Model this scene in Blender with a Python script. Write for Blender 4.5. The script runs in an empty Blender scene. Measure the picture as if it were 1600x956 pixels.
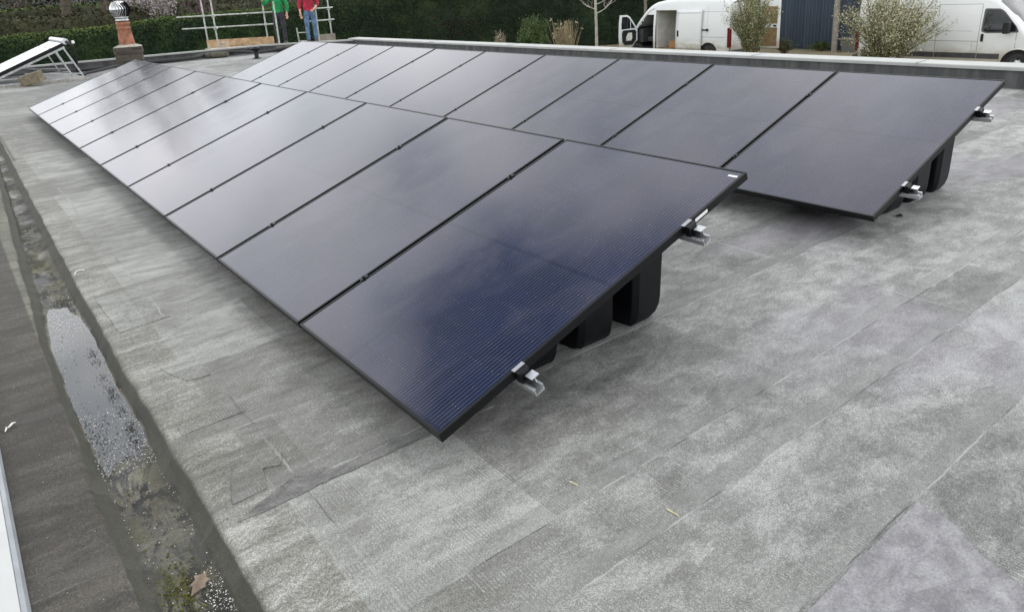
import bpy, bmesh, math, random
import numpy as np
from mathutils import Vector, Matrix
R_ = math.radians
random.seed(7); RNG = np.random.default_rng(7)
scene = bpy.context.scene
COL = scene.collection
TILT = 0.3324; L = 1.695; WP = 1.154; WM = 1.134
GZ = -2.03

# ------------------------------------------------------------------ helpers
class MB:
    """collects geometry and links it as ONE mesh object"""
    def __init__(s): s.v=[]; s.f=[]; s.sm=[]; s.mi=[]; s.cur=0
    def add(s, vs, fs, smooth=False):
        o=len(s.v); s.v.extend([tuple(v) for v in vs])
        for f in fs: s.f.append(tuple(i+o for i in f)); s.sm.append(smooth); s.mi.append(s.cur)
    def box(s, x0,x1,y0,y1,z0,z1, M=None):
        vs=[Vector(p) for p in ((x0,y0,z0),(x1,y0,z0),(x1,y1,z0),(x0,y1,z0),(x0,y0,z1),(x1,y0,z1),(x1,y1,z1),(x0,y1,z1))]
        if M: vs=[M@v for v in vs]
        s.add(vs,[(3,2,1,0),(4,5,6,7),(0,1,5,4),(1,2,6,5),(2,3,7,6),(3,0,4,7)])
    def bar(s, a, b, w, h, up=(0,0,1)):
        a=Vector(a); b=Vector(b); d=(b-a); l=d.length; d.normalize()
        u=Vector(up); side=d.cross(u)
        if side.length<1e-4: side=d.cross(Vector((0,1,0)))
        side.normalize(); u=side.cross(d).normalized()
        M=Matrix((d,side,u)).transposed().to_4x4(); M.translation=a
        s.box(0,l,-w/2,w/2,-h/2,h/2,M)
    def tube(s, pts, rad, n=8, caps=True):
        pts=[Vector(p) for p in pts]
        if not hasattr(rad,'__len__'): rad=[rad]*len(pts)
        rings=[]; up=None
        for i,p in enumerate(pts):
            d=(pts[min(i+1,len(pts)-1)]-pts[max(i-1,0)])
            if d.length<1e-9: d=Vector((0,0,1))
            d.normalize()
            if up is None:
                up=Vector((0,0,1)) if abs(d.z)<.9 else Vector((1,0,0))
            a=d.cross(up)
            if a.length<1e-5: a=d.cross(Vector((0,1,0.3)))
            a.normalize(); b=d.cross(a).normalized(); up=b.cross(d) if False else up
            rings.append([p+(a*math.cos(2*math.pi*k/n)+b*math.sin(2*math.pi*k/n))*rad[i] for k in range(n)])
        vs=[v for r in rings for v in r]; fs=[]
        for i in range(len(pts)-1):
            for k in range(n):
                k2=(k+1)%n; fs.append((i*n+k,(i+1)*n+k,(i+1)*n+k2,i*n+k2))
        s.add(vs,fs,True)
        if caps:
            s.add(rings[0],[tuple(range(n))]); s.add(rings[-1],[tuple(reversed(range(n)))])
    def lathe(s, prof, n=24, c=(0,0,0), smooth=True):
        vs=[];fs=[]
        for (r,z) in prof:
            for k in range(n):
                a=2*math.pi*k/n; vs.append((c[0]+r*math.cos(a),c[1]+r*math.sin(a),c[2]+z))
        for i in range(len(prof)-1):
            for k in range(n):
                k2=(k+1)%n; fs.append((i*n+k,i*n+k2,(i+1)*n+k2,(i+1)*n+k))
        s.add(vs,fs,smooth)
    def extrude_y(s, prof, y0, y1, closed=True, xf=None):
        """profile of (x,z) points swept along y"""
        n=len(prof); vs=[(x,y0,z) for x,z in prof]+[(x,y1,z) for x,z in prof]
        fs=[(i,(i+1)%n,n+(i+1)%n,n+i) for i in range(n if closed else n-1)]
        if closed: fs+= [tuple(reversed(range(n))), tuple(range(n,2*n))]
        s.add(vs,fs)
    def build(s, name, mats, parent=None, recalc=True, bevel=0, loc=None, merge=0):
        me=bpy.data.meshes.new(name); me.from_pydata(s.v,[],s.f)
        if not isinstance(mats,(list,tuple)): mats=[mats]
        for m in mats: me.materials.append(m)
        me.polygons.foreach_set('use_smooth',s.sm); me.polygons.foreach_set('material_index',s.mi)
        if recalc or merge:
            bm=bmesh.new(); bm.from_mesh(me)
            if merge: bmesh.ops.remove_doubles(bm,verts=bm.verts,dist=merge)
            if recalc: bmesh.ops.recalc_face_normals(bm,faces=bm.faces)
            bm.to_mesh(me); bm.free()
        me.update()
        o=bpy.data.objects.new(name,me); COL.objects.link(o)
        if parent: o.parent=parent
        if loc: o.location=loc
        if bevel:
            b=o.modifiers.new('bevel','BEVEL'); b.width=bevel; b.segments=2; b.limit_method='ANGLE'; b.angle_limit=R_(40)
        return o

def tag(o,label=None,cat=None,group=None,kind=None):
    if label: o['label']=label
    if cat: o['category']=cat
    if group: o['group']=group
    if kind: o['kind']=kind
    return o
def empty(name,loc=(0,0,0),rot=(0,0,0)):
    o=bpy.data.objects.new(name,None); o.empty_display_size=.2; COL.objects.link(o)
    o.location=loc; o.rotation_euler=rot; return o
def copy_tree(o,parent=None):
    c=o.copy(); COL.objects.link(c); c.parent=parent
    for ch in [k for k in bpy.data.objects if k.parent==o]: copy_tree(ch,c)
    return c

# ------------------------------------------------------------------ node helpers
class NT:
    def __init__(s,tree): s.t=tree; s.n=tree.nodes; s.l=tree.links
    def node(s,typ,**kw):
        nd=s.n.new(typ)
        for k,v in kw.items(): setattr(nd,k,v)
        return nd
    def put(s,sock,v):
        if v is None: return
        if isinstance(v,(int,float)): 
            try: sock.default_value=v
            except Exception: sock.default_value=(v,v,v)
        elif isinstance(v,(tuple,list)):
            if len(v)==3 and sock.type=='RGBA': v=(*v,1)
            sock.default_value=v
        else: s.l.new(v,sock)
    def m(s,op,a,b=None,c=None,clamp=False):
        nd=s.node('ShaderNodeMath',operation=op,use_clamp=clamp)
        s.put(nd.inputs[0],a); s.put(nd.inputs[1],b); s.put(nd.inputs[2],c); return nd.outputs[0]
    def add(s,a,b): return s.m('ADD',a,b)
    def mul(s,a,b): return s.m('MULTIPLY',a,b)
    def sub(s,a,b): return s.m('SUBTRACT',a,b)
    def smooth(s,v,a,b,o0=0,o1=1):
        nd=s.node('ShaderNodeMapRange',interpolation_type='SMOOTHSTEP')
        s.put(nd.inputs[0],v); s.put(nd.inputs[1],a); s.put(nd.inputs[2],b); s.put(nd.inputs[3],o0); s.put(nd.inputs[4],o1); return nd.outputs[0]
    def lin(s,v,a,b,o0=0,o1=1):
        nd=s.node('ShaderNodeMapRange'); s.put(nd.inputs[0],v); s.put(nd.inputs[1],a); s.put(nd.inputs[2],b); s.put(nd.inputs[3],o0); s.put(nd.inputs[4],o1); return nd.outputs[0]
    def mix(s,f,a,b,mode='MIX'):
        nd=s.node('ShaderNodeMix',data_type='RGBA',blend_type=mode); nd.clamp_factor=True
        s.put(nd.inputs[0],f); s.put(nd.inputs[6],a); s.put(nd.inputs[7],b); return nd.outputs[2]
    def obj(s): return s.node('ShaderNodeTexCoord').outputs['Object']
    def gen(s): return s.node('ShaderNodeTexCoord').outputs['Generated']
    def sep(s,v):
        nd=s.node('ShaderNodeSeparateXYZ'); s.put(nd.inputs[0],v); return nd.outputs
    def comb(s,x=0,y=0,z=0):
        nd=s.node('ShaderNodeCombineXYZ'); s.put(nd.inputs[0],x); s.put(nd.inputs[1],y); s.put(nd.inputs[2],z); return nd.outputs[0]
    def scale(s,v,sc,loc=(0,0,0)):
        nd=s.node('ShaderNodeMapping'); s.put(nd.inputs[0],v); nd.inputs['Scale'].default_value=sc; nd.inputs['Location'].default_value=loc; return nd.outputs[0]
    def noise(s,v,sc,det=4,rough=.55,dist=0,col=False):
        nd=s.node('ShaderNodeTexNoise'); s.put(nd.inputs['Vector'],v); s.put(nd.inputs['Scale'],sc); nd.inputs['Detail'].default_value=det
        nd.inputs['Roughness'].default_value=rough; nd.inputs['Distortion'].default_value=dist
        return nd.outputs['Color' if col else 'Fac']
    def vor(s,v,sc,out='Distance',feat='F1',rnd=1):
        nd=s.node('ShaderNodeTexVoronoi',feature=feat); s.put(nd.inputs['Vector'],v); nd.inputs['Scale'].default_value=sc
        nd.inputs['Randomness'].default_value=rnd; return nd.outputs[out]
    def ramp(s,f,stops):
        nd=s.node('ShaderNodeValToRGB'); cr=nd.color_ramp
        while len(cr.elements)<len(stops): cr.elements.new(.5)
        for e,(p,c) in zip(cr.elements,stops):
            e.position=p; e.color=(*c,1) if len(c)==3 else c
        s.put(nd.inputs[0],f); return nd.outputs[0]
    def bump(s,h,strength=.3,dist=.01,normal=None):
        nd=s.node('ShaderNodeBump'); nd.inputs['Strength'].default_value=strength; nd.inputs['Distance'].default_value=dist
        s.put(nd.inputs['Height'],h)
        if normal is not None: s.l.new(normal,nd.inputs['Normal'])
        return nd.outputs[0]
def mat(name):
    m=bpy.data.materials.new(name); m.use_nodes=True; t=NT(m.node_tree); t.b=m.node_tree.nodes['Principled BSDF']; return m,t
def setp(t,base=None,rough=None,metal=None,normal=None,**kw):
    b=t.b
    if base is not None: t.put(b.inputs['Base Color'],base)
    if rough is not None: t.put(b.inputs['Roughness'],rough)
    if metal is not None: t.put(b.inputs['Metallic'],metal)
    if normal is not None: t.l.new(normal,b.inputs['Normal'])
    for k,v in kw.items(): t.put(b.inputs[k],v)
def simple(name,c,rough=.6,metal=0,var=.25,sc=8,bump=.0,**kw):
    """plain material whose colour is broken up a little by noise"""
    m,t=mat(name); o=t.obj(); n=t.noise(o,sc,5)
    dark=tuple(x*(1-var) for x in c); lite=tuple(min(1,x*(1+var)) for x in c)
    col=t.mix(t.smooth(n,.3,.7),dark,lite)
    nr=t.bump(t.noise(o,sc*6,3),bump,.005) if bump else None
    setp(t,col,rough,metal,nr,**kw); return m

M={}
M['alu']=simple('aluminium',(.68,.69,.71),.42,.9,.10,30)
M['alu_dull']=simple('dull_aluminium',(.42,.43,.44),.5,.8,.2,12)
M['galv']=simple('galvanised_steel',(.46,.48,.46),.5,.55,.25,9)
M['frame']=simple('black_anodised',(.004,.0043,.005),.36,.0,.2,20,**{'Specular IOR Level':.27})
M['black_plastic']=simple('black_hdpe',(.0032,.0034,.0048),.40,0,.3,14,.05,**{'Specular IOR Level':.28})
M['black_rubber']=simple('black_rubber',(.02,.02,.02),.7,0,.3,12)
M['sticker']=simple('sticker',(.75,.76,.76),.5,0,.05,50)
M['wood']=simple('scaffold_board',(.42,.29,.17),.75,0,.3,7)
M['woodgrey']=simple('grey_wood',(.25,.225,.19),.85,0,.14,5)
M['coping']=simple('pale_coping',(.34,.35,.335),.45,0,.08,3)
M['woodpale']=simple('weathered_board',(.45,.37,.28),.85,0,.3,9)
M['terracotta']=simple('terracotta',(.27,.115,.068),.85,0,.38,7,.1)
M['mortar']=simple('mortar',(.32,.30,.26),.95,0,.3,14,.4)
M['chrome']=simple('stainless',(.50,.51,.52),.2,1,.06,20)
M['dark_in']=simple('dark_inside',(.01,.01,.011),.8,0,.2,6)
M['white_trim']=simple('white_edge_trim',(.47,.48,.475),.4,0,.06,4)
M['grey_trim']=simple('grey_edge_trim',(.28,.30,.32),.45,0,.15,6)
M['skin']=simple('skin',(.55,.30,.21),.5,0,.1,12,**{'Subsurface Weight':.08})
M['green_cloth']=simple('green_jersey',(.006,.25,.075),.85,0,.42,7,.6)
M['red_cloth']=simple('red_jersey',(.36,.014,.045),.85,0,.42,7,.6)
M['dark_cloth']=simple('dark_trousers',(.035,.032,.045),.9,0,.35,9,.2)
M['denim']=simple('blue_denim',(.085,.15,.25),.9,0,.4,9,.2)
M['shoe']=simple('shoe_leather',(.03,.025,.02),.6,0,.3,9)
M['hair']=simple('brown_hair',(.05,.03,.018),.7,0,.4,30)
M['ply']=simple('plywood',(.21,.14,.07),.8,0,.25,6)
M['card']=simple('cardboard',(.36,.19,.09),.85,0,.25,9)
M['tail']=simple('tail_lamp',(.12,.008,.008),.25,0,.3,14)
M['glass_dark']=simple('van_glass',(.012,.016,.018),.05,0,.2,3)
M['tyre']=simple('tyre',(.022,.022,.023),.8,0,.3,12)
M['rim']=simple('wheel_rim',(.42,.43,.45),.35,.8,.2,9)
M['brown_leaf']=simple('dry_leaf',(.19,.145,.105),.85,0,.3,25)
M['orange_leaf']=simple('orange_leaf',(.5,.24,.08),.85,0,.3,40)
M['white_bit']=simple('white_litter',(.72,.72,.68),.7,0,.1,40)
M['dark_bit']=simple('dark_grit',(.012,.012,.014),.7,0,.3,60)
M['yellow_mark']=simple('yellow_chalk',(.50,.47,.27),.9,0,.25,60)
M['bark']=simple('bark',(.085,.07,.052),.95,0,.4,7,.4)
M['bark_pale']=simple('pale_bark',(.38,.35,.30),.9,0,.3,6,.3)
M['bark_grey']=simple('grey_bark',(.20,.18,.15),.9,0,.3,6,.3)

def foliage_mat(name,cols,sc=1.2,rough=.75,fine=9):
    m,t=mat(name); o=t.obj(); n=t.noise(o,sc,5,.6); n2=t.noise(o,fine,3,.6)
    f=t.add(t.mul(n,.55),t.mul(n2,.45))
    c=t.ramp(f,[(.32,cols[0]),(.5,cols[1]),(.68,cols[2])])
    setp(t,c,rough,0); t.put(t.b.inputs['Specular IOR Level'],.25); return m
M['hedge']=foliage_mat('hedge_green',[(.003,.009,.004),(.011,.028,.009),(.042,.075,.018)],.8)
M['hedge_lit']=foliage_mat('hedge_lit_green',[(.022,.046,.010),(.060,.095,.020),(.12,.155,.04)],1.1)  # brighter copy of the hedge green: light on the clipped top, put into colour
M['yew']=foliage_mat('yew_green',[(.003,.008,.004),(.012,.026,.010),(.040,.062,.022)],.8)
M['yew_brown']=foliage_mat('yew_browned',[(.014,.014,.007),(.032,.030,.014),(.06,.048,.022)],.8)
M['far_hedge']=foliage_mat('brown_hedge',[(.018,.020,.010),(.038,.039,.020),(.075,.074,.036)],.8)
M['bank']=foliage_mat('woodland_floor',[(.006,.006,.004),(.014,.013,.009),(.036,.032,.022)],.6)
M['shrub']=foliage_mat('shrub_green',[(.03,.055,.018),(.065,.105,.035),(.12,.17,.07)],2)
M['willow_leaf']=foliage_mat('willow_leaf',[(.16,.165,.07),(.30,.30,.15),(.52,.50,.33)],3,.7,14)
M['catkin']=foliage_mat('pale_catkin',[(.42,.40,.27),(.60,.57,.42),(.72,.70,.58)],3,.7,14)
M['twig']=simple('olive_twig',(.15,.125,.06),.9,0,.3,12)
M['straw']=simple('dry_grass',(.31,.25,.155),.9,0,.35,6)
M['blossom']=simple('pale_blossom',(.42,.36,.38),.9,0,.4,6)
M['moss']=simple('moss',(.085,.088,.018),.95,0,.5,40,.5)
M['dead_brush']=simple('dead_brush',(.11,.08,.055),.95,0,.4,9)

# --- roofing felt ------------------------------------------------------------
def roof_material(name,kind):
    m,t=mat(name); o=t.obj(); x,y,z=t.sep(o)[:3]
    wob=t.noise(t.scale(o,(2.2,2.2,1)),1,4,.6); wob2=t.noise(t.scale(o,(11,11,1)),1,3,.6)
    wy=t.add(t.mul(t.sub(wob,.5),.022),t.mul(t.sub(wob2,.5),.010))
    seams=[-2.6,-1.75,-1.06,-.665,-.42,.26,.72,1.33,1.95,2.62,3.05,3.9,4.55,5.4,6.2,7.1,7.9,8.8,9.7,10.8,11.9,13,14,15,16.2,17.4,18.6,19.7]
    yy=t.add(y,wy); ridge=None; lip=None
    bandv=None; idx=None; strong={-1.06:1,-.665:1,-.42:1,.26:1,.72:.8}
    for i,s0 in enumerate(seams):
        d=t.sub(yy,s0)
        st=t.smooth(d,-.002,.004)           # overlap step
        w=strong.get(s0,random.uniform(.45,1.0)); idx=st if idx is None else t.add(idx,st)
        ln=t.mul(t.m('SUBTRACT',1,t.smooth(t.m('ABSOLUTE',d),.0008,.0045)),w)
        wd=t.mul(t.m('SUBTRACT',1,t.smooth(t.m('ABSOLUTE',t.sub(d,.04)),.030,.040)),w)
        ridge=ln if ridge is None else t.m('MAXIMUM',ridge,ln)
        lip=wd if lip is None else t.m('MAXIMUM',lip,wd)
        b=t.mul(st,(-1 if i%2 else 1)*random.uniform(.25,.9)*(1 if kind=='roof' else .3)); bandv=b if bandv is None else t.add(bandv,b)
    # joints running up the roof, broken by band
    xx=t.add(x,t.mul(t.sub(t.noise(t.scale(o,(1.5,2.6,1),(4,1,0)),1,4,.6),.5),.06))
    jr=None
    for s0 in (-.375,2.35,5.15,7.6):
        ln=t.m('SUBTRACT',1,t.smooth(t.m('ABSOLUTE',t.sub(xx,s0)),.001,.006)); jr=ln if jr is None else t.m('MAXIMUM',jr,ln)
    jr=t.mul(jr,t.smooth(t.noise(o,1.3,2),.40,.55))
    # patches of brushed-on coating: blotches, drawn out across the slope
    big=t.noise(t.scale(o,(.8,1.5,1)),1.0,5,.6,.6)
    med=t.noise(t.scale(o,(4.2,6.8,1),(3,7,0)),1.0,7,.72,.5)
    brush=t.noise(t.scale(o,(3.5,17,1),(9,2,0)),1.0,5,.65,.6)
    fine=t.noise(o,70,6,.85); grit=t.noise(o,240,3,.85)
    clot=t.noise(t.scale(o,(1,1.35,1),(6,6,0)),7.5,6,.72,.5); lf=t.smooth(x,.6,-.4)
    brush=t.add(t.mul(brush,t.add(.25,t.mul(lf,.40))),t.mul(clot,t.sub(.75,t.mul(lf,.40)))) if kind=='roof' else t.add(t.mul(brush,t.add(.35,t.mul(lf,.65))),t.mul(clot,t.sub(.65,t.mul(lf,.65))))
    clot_=t.noise(t.scale(o,(1,1.3,1),(1,6,0)),5.0,5,.75,.4)
    # rib pattern of the sheet, in patches
    wv=t.node('ShaderNodeTexWave',wave_type='BANDS',bands_direction='X'); t.put(wv.inputs['Vector'],t.scale(o,(1,1,1))); wv.inputs['Scale'].default_value=30; wv.inputs['Distortion'].default_value=2.2; wv.inputs['Detail'].default_value=2; wv.inputs['Detail Scale'].default_value=2.5
    ribm=t.mul(t.smooth(clot_,.46,.60),t.smooth(fine,.42,.58)); rib=t.mul(t.sub(wv.outputs['Fac'],.5),ribm)
    ir=t.m('ROUND',idx); wnz=t.node('ShaderNodeTexWhiteNoise',noise_dimensions='2D')
    t.put(wnz.inputs['Vector'],t.comb(ir,t.m('FLOOR',t.add(t.mul(t.add(x,t.mul(t.sub(wob,.5),.03)),.85),t.mul(t.m('FRACT',t.mul(ir,.377)),1.0))),0)); cv=wnz.outputs['Value']
    medh=t.add(.385,t.mul(t.smooth(med,.38,.62),.23)) if kind=='roof' else med; f=t.add(t.mul(big,.26),t.mul(medh,.38)); f=t.add(f,.08); f=t.add(f,t.mul(brush,.42)); f=t.add(f,t.mul(t.sub(cv,.5),.13 if kind=='roof' else .03)); f=t.add(f,t.mul(bandv,.03))
    f=t.add(f,t.mul(t.sub(fine,.5),.52)); f=t.add(f,t.mul(t.sub(grit,.5),.34)); f=t.add(f,t.mul(rib,.15 if kind=='roof' else 0)); f=t.add(.578,t.mul(t.sub(f,.61),1.36))
    gr=t.lin(grit,.32,.68,.70,1.30); gr2=t.lin(t.noise(o,120,4,.9),.3,.7,.80,1.20); gr=t.mul(gr,gr2)
    if kind=='roof':
        c=t.ramp(f,[(.36,(.068,.069,.067)),(.50,(.132,.134,.130)),(.62,(.210,.213,.208)),(.80,(.38,.39,.378))])
        # bluish-mauve worn patches to the right, warmer film toward the gutter
        mv=t.mul(t.smooth(t.noise(t.scale(o,(.7,1.1,1),(2,5,0)),1,3),.52,.66),t.smooth(x,.4,2.4))
        c=t.mix(t.mul(mv,.35),c,(.30,.28,.33)); c=t.mix(t.m('MULTIPLY',t.smooth(x,1.2,-.5),.22),c,(.17,.165,.125))
    elif kind=='far':
        c=t.ramp(f,[(.36,(.12,.12,.11)),(.6,(.2,.2,.19)),(.76,(.33,.33,.32))])
    elif kind=='upstand':
        g=t.noise(t.scale(o,(3,3,1)),1,5,.7)
        streak=t.noise(t.scale(o,(7,7,.6)),1,4,.6)
        c=t.ramp(t.add(t.mul(g,.4),t.mul(streak,.6)),[(.35,(.035,.036,.037)),(.5,(.065,.066,.067)),(.66,(.115,.115,.112))])
    else:
        # gutter: dark dirt, olive film, wet floor, dark left shelf
        left=t.smooth(x,-.900,-.915)
        dirt=t.noise(t.scale(o,(8,4.2,5),(3.3,2.6,0)),1,7,.75,.9)
        base=t.ramp(f,[(.36,(.05,.05,.043)),(.55,(.10,.10,.082)),(.76,(.20,.20,.165))])
        c=t.mix(t.smooth(z,-.035,-.056),base,t.ramp(f,[(.36,(.045,.041,.030)),(.56,(.105,.098,.073)),(.76,(.21,.20,.155))]))
        c=t.mix(t.mul(t.smooth(dirt,.455,.505),t.smooth(z,-.044,-.052)),c,(.016,.016,.015))
        mossy=t.mul(t.smooth(t.noise(t.scale(o,(7,5,7),(5,3,0)),1,4),.5,.62),t.smooth(z,-.045,-.055))
        c=t.mix(t.mul(mossy,.38),c,(.09,.09,.028))
        sh=t.ramp(f,[(.36,(.024,.022,.019)),(.55,(.048,.044,.038)),(.78,(.105,.098,.086))])
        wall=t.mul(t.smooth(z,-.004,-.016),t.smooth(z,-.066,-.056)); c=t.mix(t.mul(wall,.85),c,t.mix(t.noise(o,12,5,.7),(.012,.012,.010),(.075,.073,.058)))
        c=t.mix(left,c,sh)
        roofc=t.ramp(f,[(.36,(.078,.076,.066)),(.50,(.135,.132,.118)),(.61,(.20,.198,.18)),(.76,(.35,.35,.33))])
        c=t.mix(t.mul(t.smooth(x,-.665,-.63),t.smooth(z,-.014,-.003)),c,roofc)
    c=t.mix(1.0,c,t.comb(gr,gr,gr),'MULTIPLY')
    if kind in('roof','gutter'):
        lk=1.0 if kind=='roof' else .35
        c=t.mix(t.mul(t.mul(lip,t.smooth(med,.40,.6)),.30*lk),c,(.115,.115,.108)); c=t.mix(t.mul(t.mul(lip,t.smooth(med,.55,.42)),.22*lk),c,(.30,.305,.30))
        lt=t.smooth(t.noise(o,3.1,2),.42,.58)
        rb=t.smooth(t.noise(t.scale(o,(7,3,1)),1,4,.7),.30,.55)
        c=t.mix(t.mul(t.mul(ridge,rb),.78 if kind=='roof' else .2),c,t.mix(lt,(.06,.06,.057),(.36,.365,.355)))
        c=t.mix(t.mul(jr,.5),c,t.mix(lt,(.40,.40,.39),(.055,.055,.05)))
        h=t.add(t.mul(f,.5),t.mul(rib,.22)); h=t.add(h,t.mul(lip,.9 if kind=='roof' else .15)); h=t.add(h,t.mul(fine,.25))
        nr=t.bump(h,.35,.006)
    else: nr=t.bump(t.add(f,fine),.3,.004)
    rg=t.lin(f,.35,.8,.62,.9)
    if kind=='gutter':
        wet=t.mul(t.smooth(t.noise(t.scale(o,(6,3,4),(2,8,0)),1,3),.45,.6),t.smooth(z,-.05,-.066))
        rg=t.sub(rg,t.mul(wet,.42))
    setp(t,c,rg,0,nr); t.put(t.b.inputs['Specular IOR Level'],.35)
    return m
M['roof']=roof_material('aged_roofing_felt','roof')
M['gutter']=roof_material('gutter_felt','gutter')
M['upstand']=roof_material('dark_upstand_felt','upstand')
def patch_mat(name,a,b_,c_):
    m,t=mat(name); o=t.obj(); n=t.noise(t.scale(o,(5,8,1)),1.5,7,.75,.5); g=t.noise(o,150,5,.85); f=t.add(n,t.mul(t.sub(g,.5),.9))
    setp(t,t.ramp(f,[(.34,a),(.52,b_),(.72,c_)]),.8,0,t.bump(f,.3,.005)); return m
M['patch_mauve']=patch_mat('mauve_grey_felt',(.14,.138,.148),(.225,.222,.235),(.34,.34,.35))
M['patch_dark']=patch_mat('dark_grey_felt',(.07,.07,.067),(.135,.136,.13),(.23,.23,.222))

# --- solar glass ---------------------------------------------------------------
def panel_glass():
    m,t=mat('solar_cells'); o=t.obj(); x,y,z=t.sep(o)[:3]
    info=t.node('ShaderNodeObjectInfo').outputs['Random']
    x0,x1=.022,L-.022; y0,y1=.016,WM-.016
    fy=t.m('FRACT',t.mul(t.sub(y,y0),66/(y1-y0)))          # 11 wires per cell, six cells
    wire=t.m('SUBTRACT',1,t.smooth(t.m('ABSOLUTE',t.sub(fy,.5)),.025,.085))
    mid=t.m('ABSOLUTE',t.sub(x,L/2))
    inside=t.mul(t.smooth(x,x0-.001,x0+.001),t.smooth(x,x1+.001,x1-.001)); inside=t.mul(inside,t.smooth(mid,.010,.012))
    # half-cut cells: 9 each side of the middle
    fx=t.m('FRACT',t.mul(t.sub(mid,.011),9/(L/2-.011-.022)))
    gapx=t.m('SUBTRACT',1,t.smooth(t.m('MINIMUM',fx,t.sub(1,fx)),.010,.022))
    fc=t.m('FRACT',t.mul(t.sub(y,y0),6/(y1-y0)))
    gapy=t.m('SUBTRACT',1,t.smooth(t.m('MINIMUM',fc,t.sub(1,fc)),.004,.010))
    # every cell is very slightly different
    ix=t.m('FLOOR',t.mul(t.sub(x,x0),18/(x1-x0))); iy=t.m('FLOOR',t.mul(t.sub(y,y0),6/(y1-y0)))
    wn=t.node('ShaderNodeTexWhiteNoise',noise_dimensions='3D'); t.put(wn.inputs['Vector'],t.comb(ix,iy,t.mul(info,40)))
    cv=wn.outputs['Value']
    cell=t.mix(cv,(.0042,.0078,.025),(.0062,.0105,.033))
    cell=t.mix(t.m('MAXIMUM',gapx,gapy),cell,(.004,.005,.009))
    dots=t.mul(t.mul(gapx,wire),t.smooth(t.noise(t.scale(o,(60,160,1)),1,1),.45,.6))
    glint=t.noise(t.scale(o,(30,300,1)),1,2,.5)
    wc=t.mix(t.mul(dots,1),(.15,.155,.185),(.55,.56,.60))
    c=t.mix(t.mul(t.mul(wire,inside),t.add(.50,t.mul(dots,.2))),cell,wc)
    # dust: thin film and dried spots
    dust=t.noise(t.scale(o,(2.2,3.5,1)),1,5,.65,.8); spot=t.m('SUBTRACT',1,t.smooth(t.vor(o,17),.02,.05))
    spot=t.mul(spot,t.smooth(t.noise(o,5,2),.56,.66)); spk=t.mul(t.m('SUBTRACT',1,t.smooth(t.vor(o,55),.03,.06)),t.smooth(t.noise(o,21,1),.62,.66))
    c=t.mix(t.mul(t.smooth(dust,.40,.75),.05),c,(.42,.37,.38)); c=t.mix(t.mul(spot,.05),c,(.6,.6,.6)); c=t.mix(t.mul(spk,.30),c,(.6,.6,.6))
    rg=t.add(.115,t.mul(t.smooth(dust,.3,.8),.05)); rg=t.add(rg,t.mul(spot,.12))
    setp(t,c,rg,0,None,IOR=1.62,**{'Specular Tint':(.99,.925,1.0,1)}); return m
M['cells']=panel_glass()

# ------------------------------------------------------------------ camera
def make_camera():
    yaw,pit,rol=-6.46160406e-01,-3.15257593e-01,-5.88568346e-02
    cy,sy=math.cos(yaw),math.sin(yaw)
    f=Vector((-sy*math.cos(pit),cy*math.cos(pit),math.sin(pit))); r=Vector((cy,sy,0)); u=r.cross(f)
    c,s=math.cos(rol),math.sin(rol); r2=c*r+s*u; u2=-s*r+c*u
    cd=bpy.data.cameras.new('camera'); cam=bpy.data.objects.new('camera',cd); COL.objects.link(cam)
    Mx=Matrix((r2,u2,-f)).transposed().to_4x4(); Mx.translation=(-1.00337616,-1.78783833,1.48855019); cam.matrix_world=Mx
    cd.sensor_fit='HORIZONTAL'; cd.sensor_width=36; cd.lens=1144.73316/1600*36; cd.shift_y=-127.339/1600
    cd.clip_start=.05; cd.clip_end=2000; scene.camera=cam
make_camera()

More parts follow.
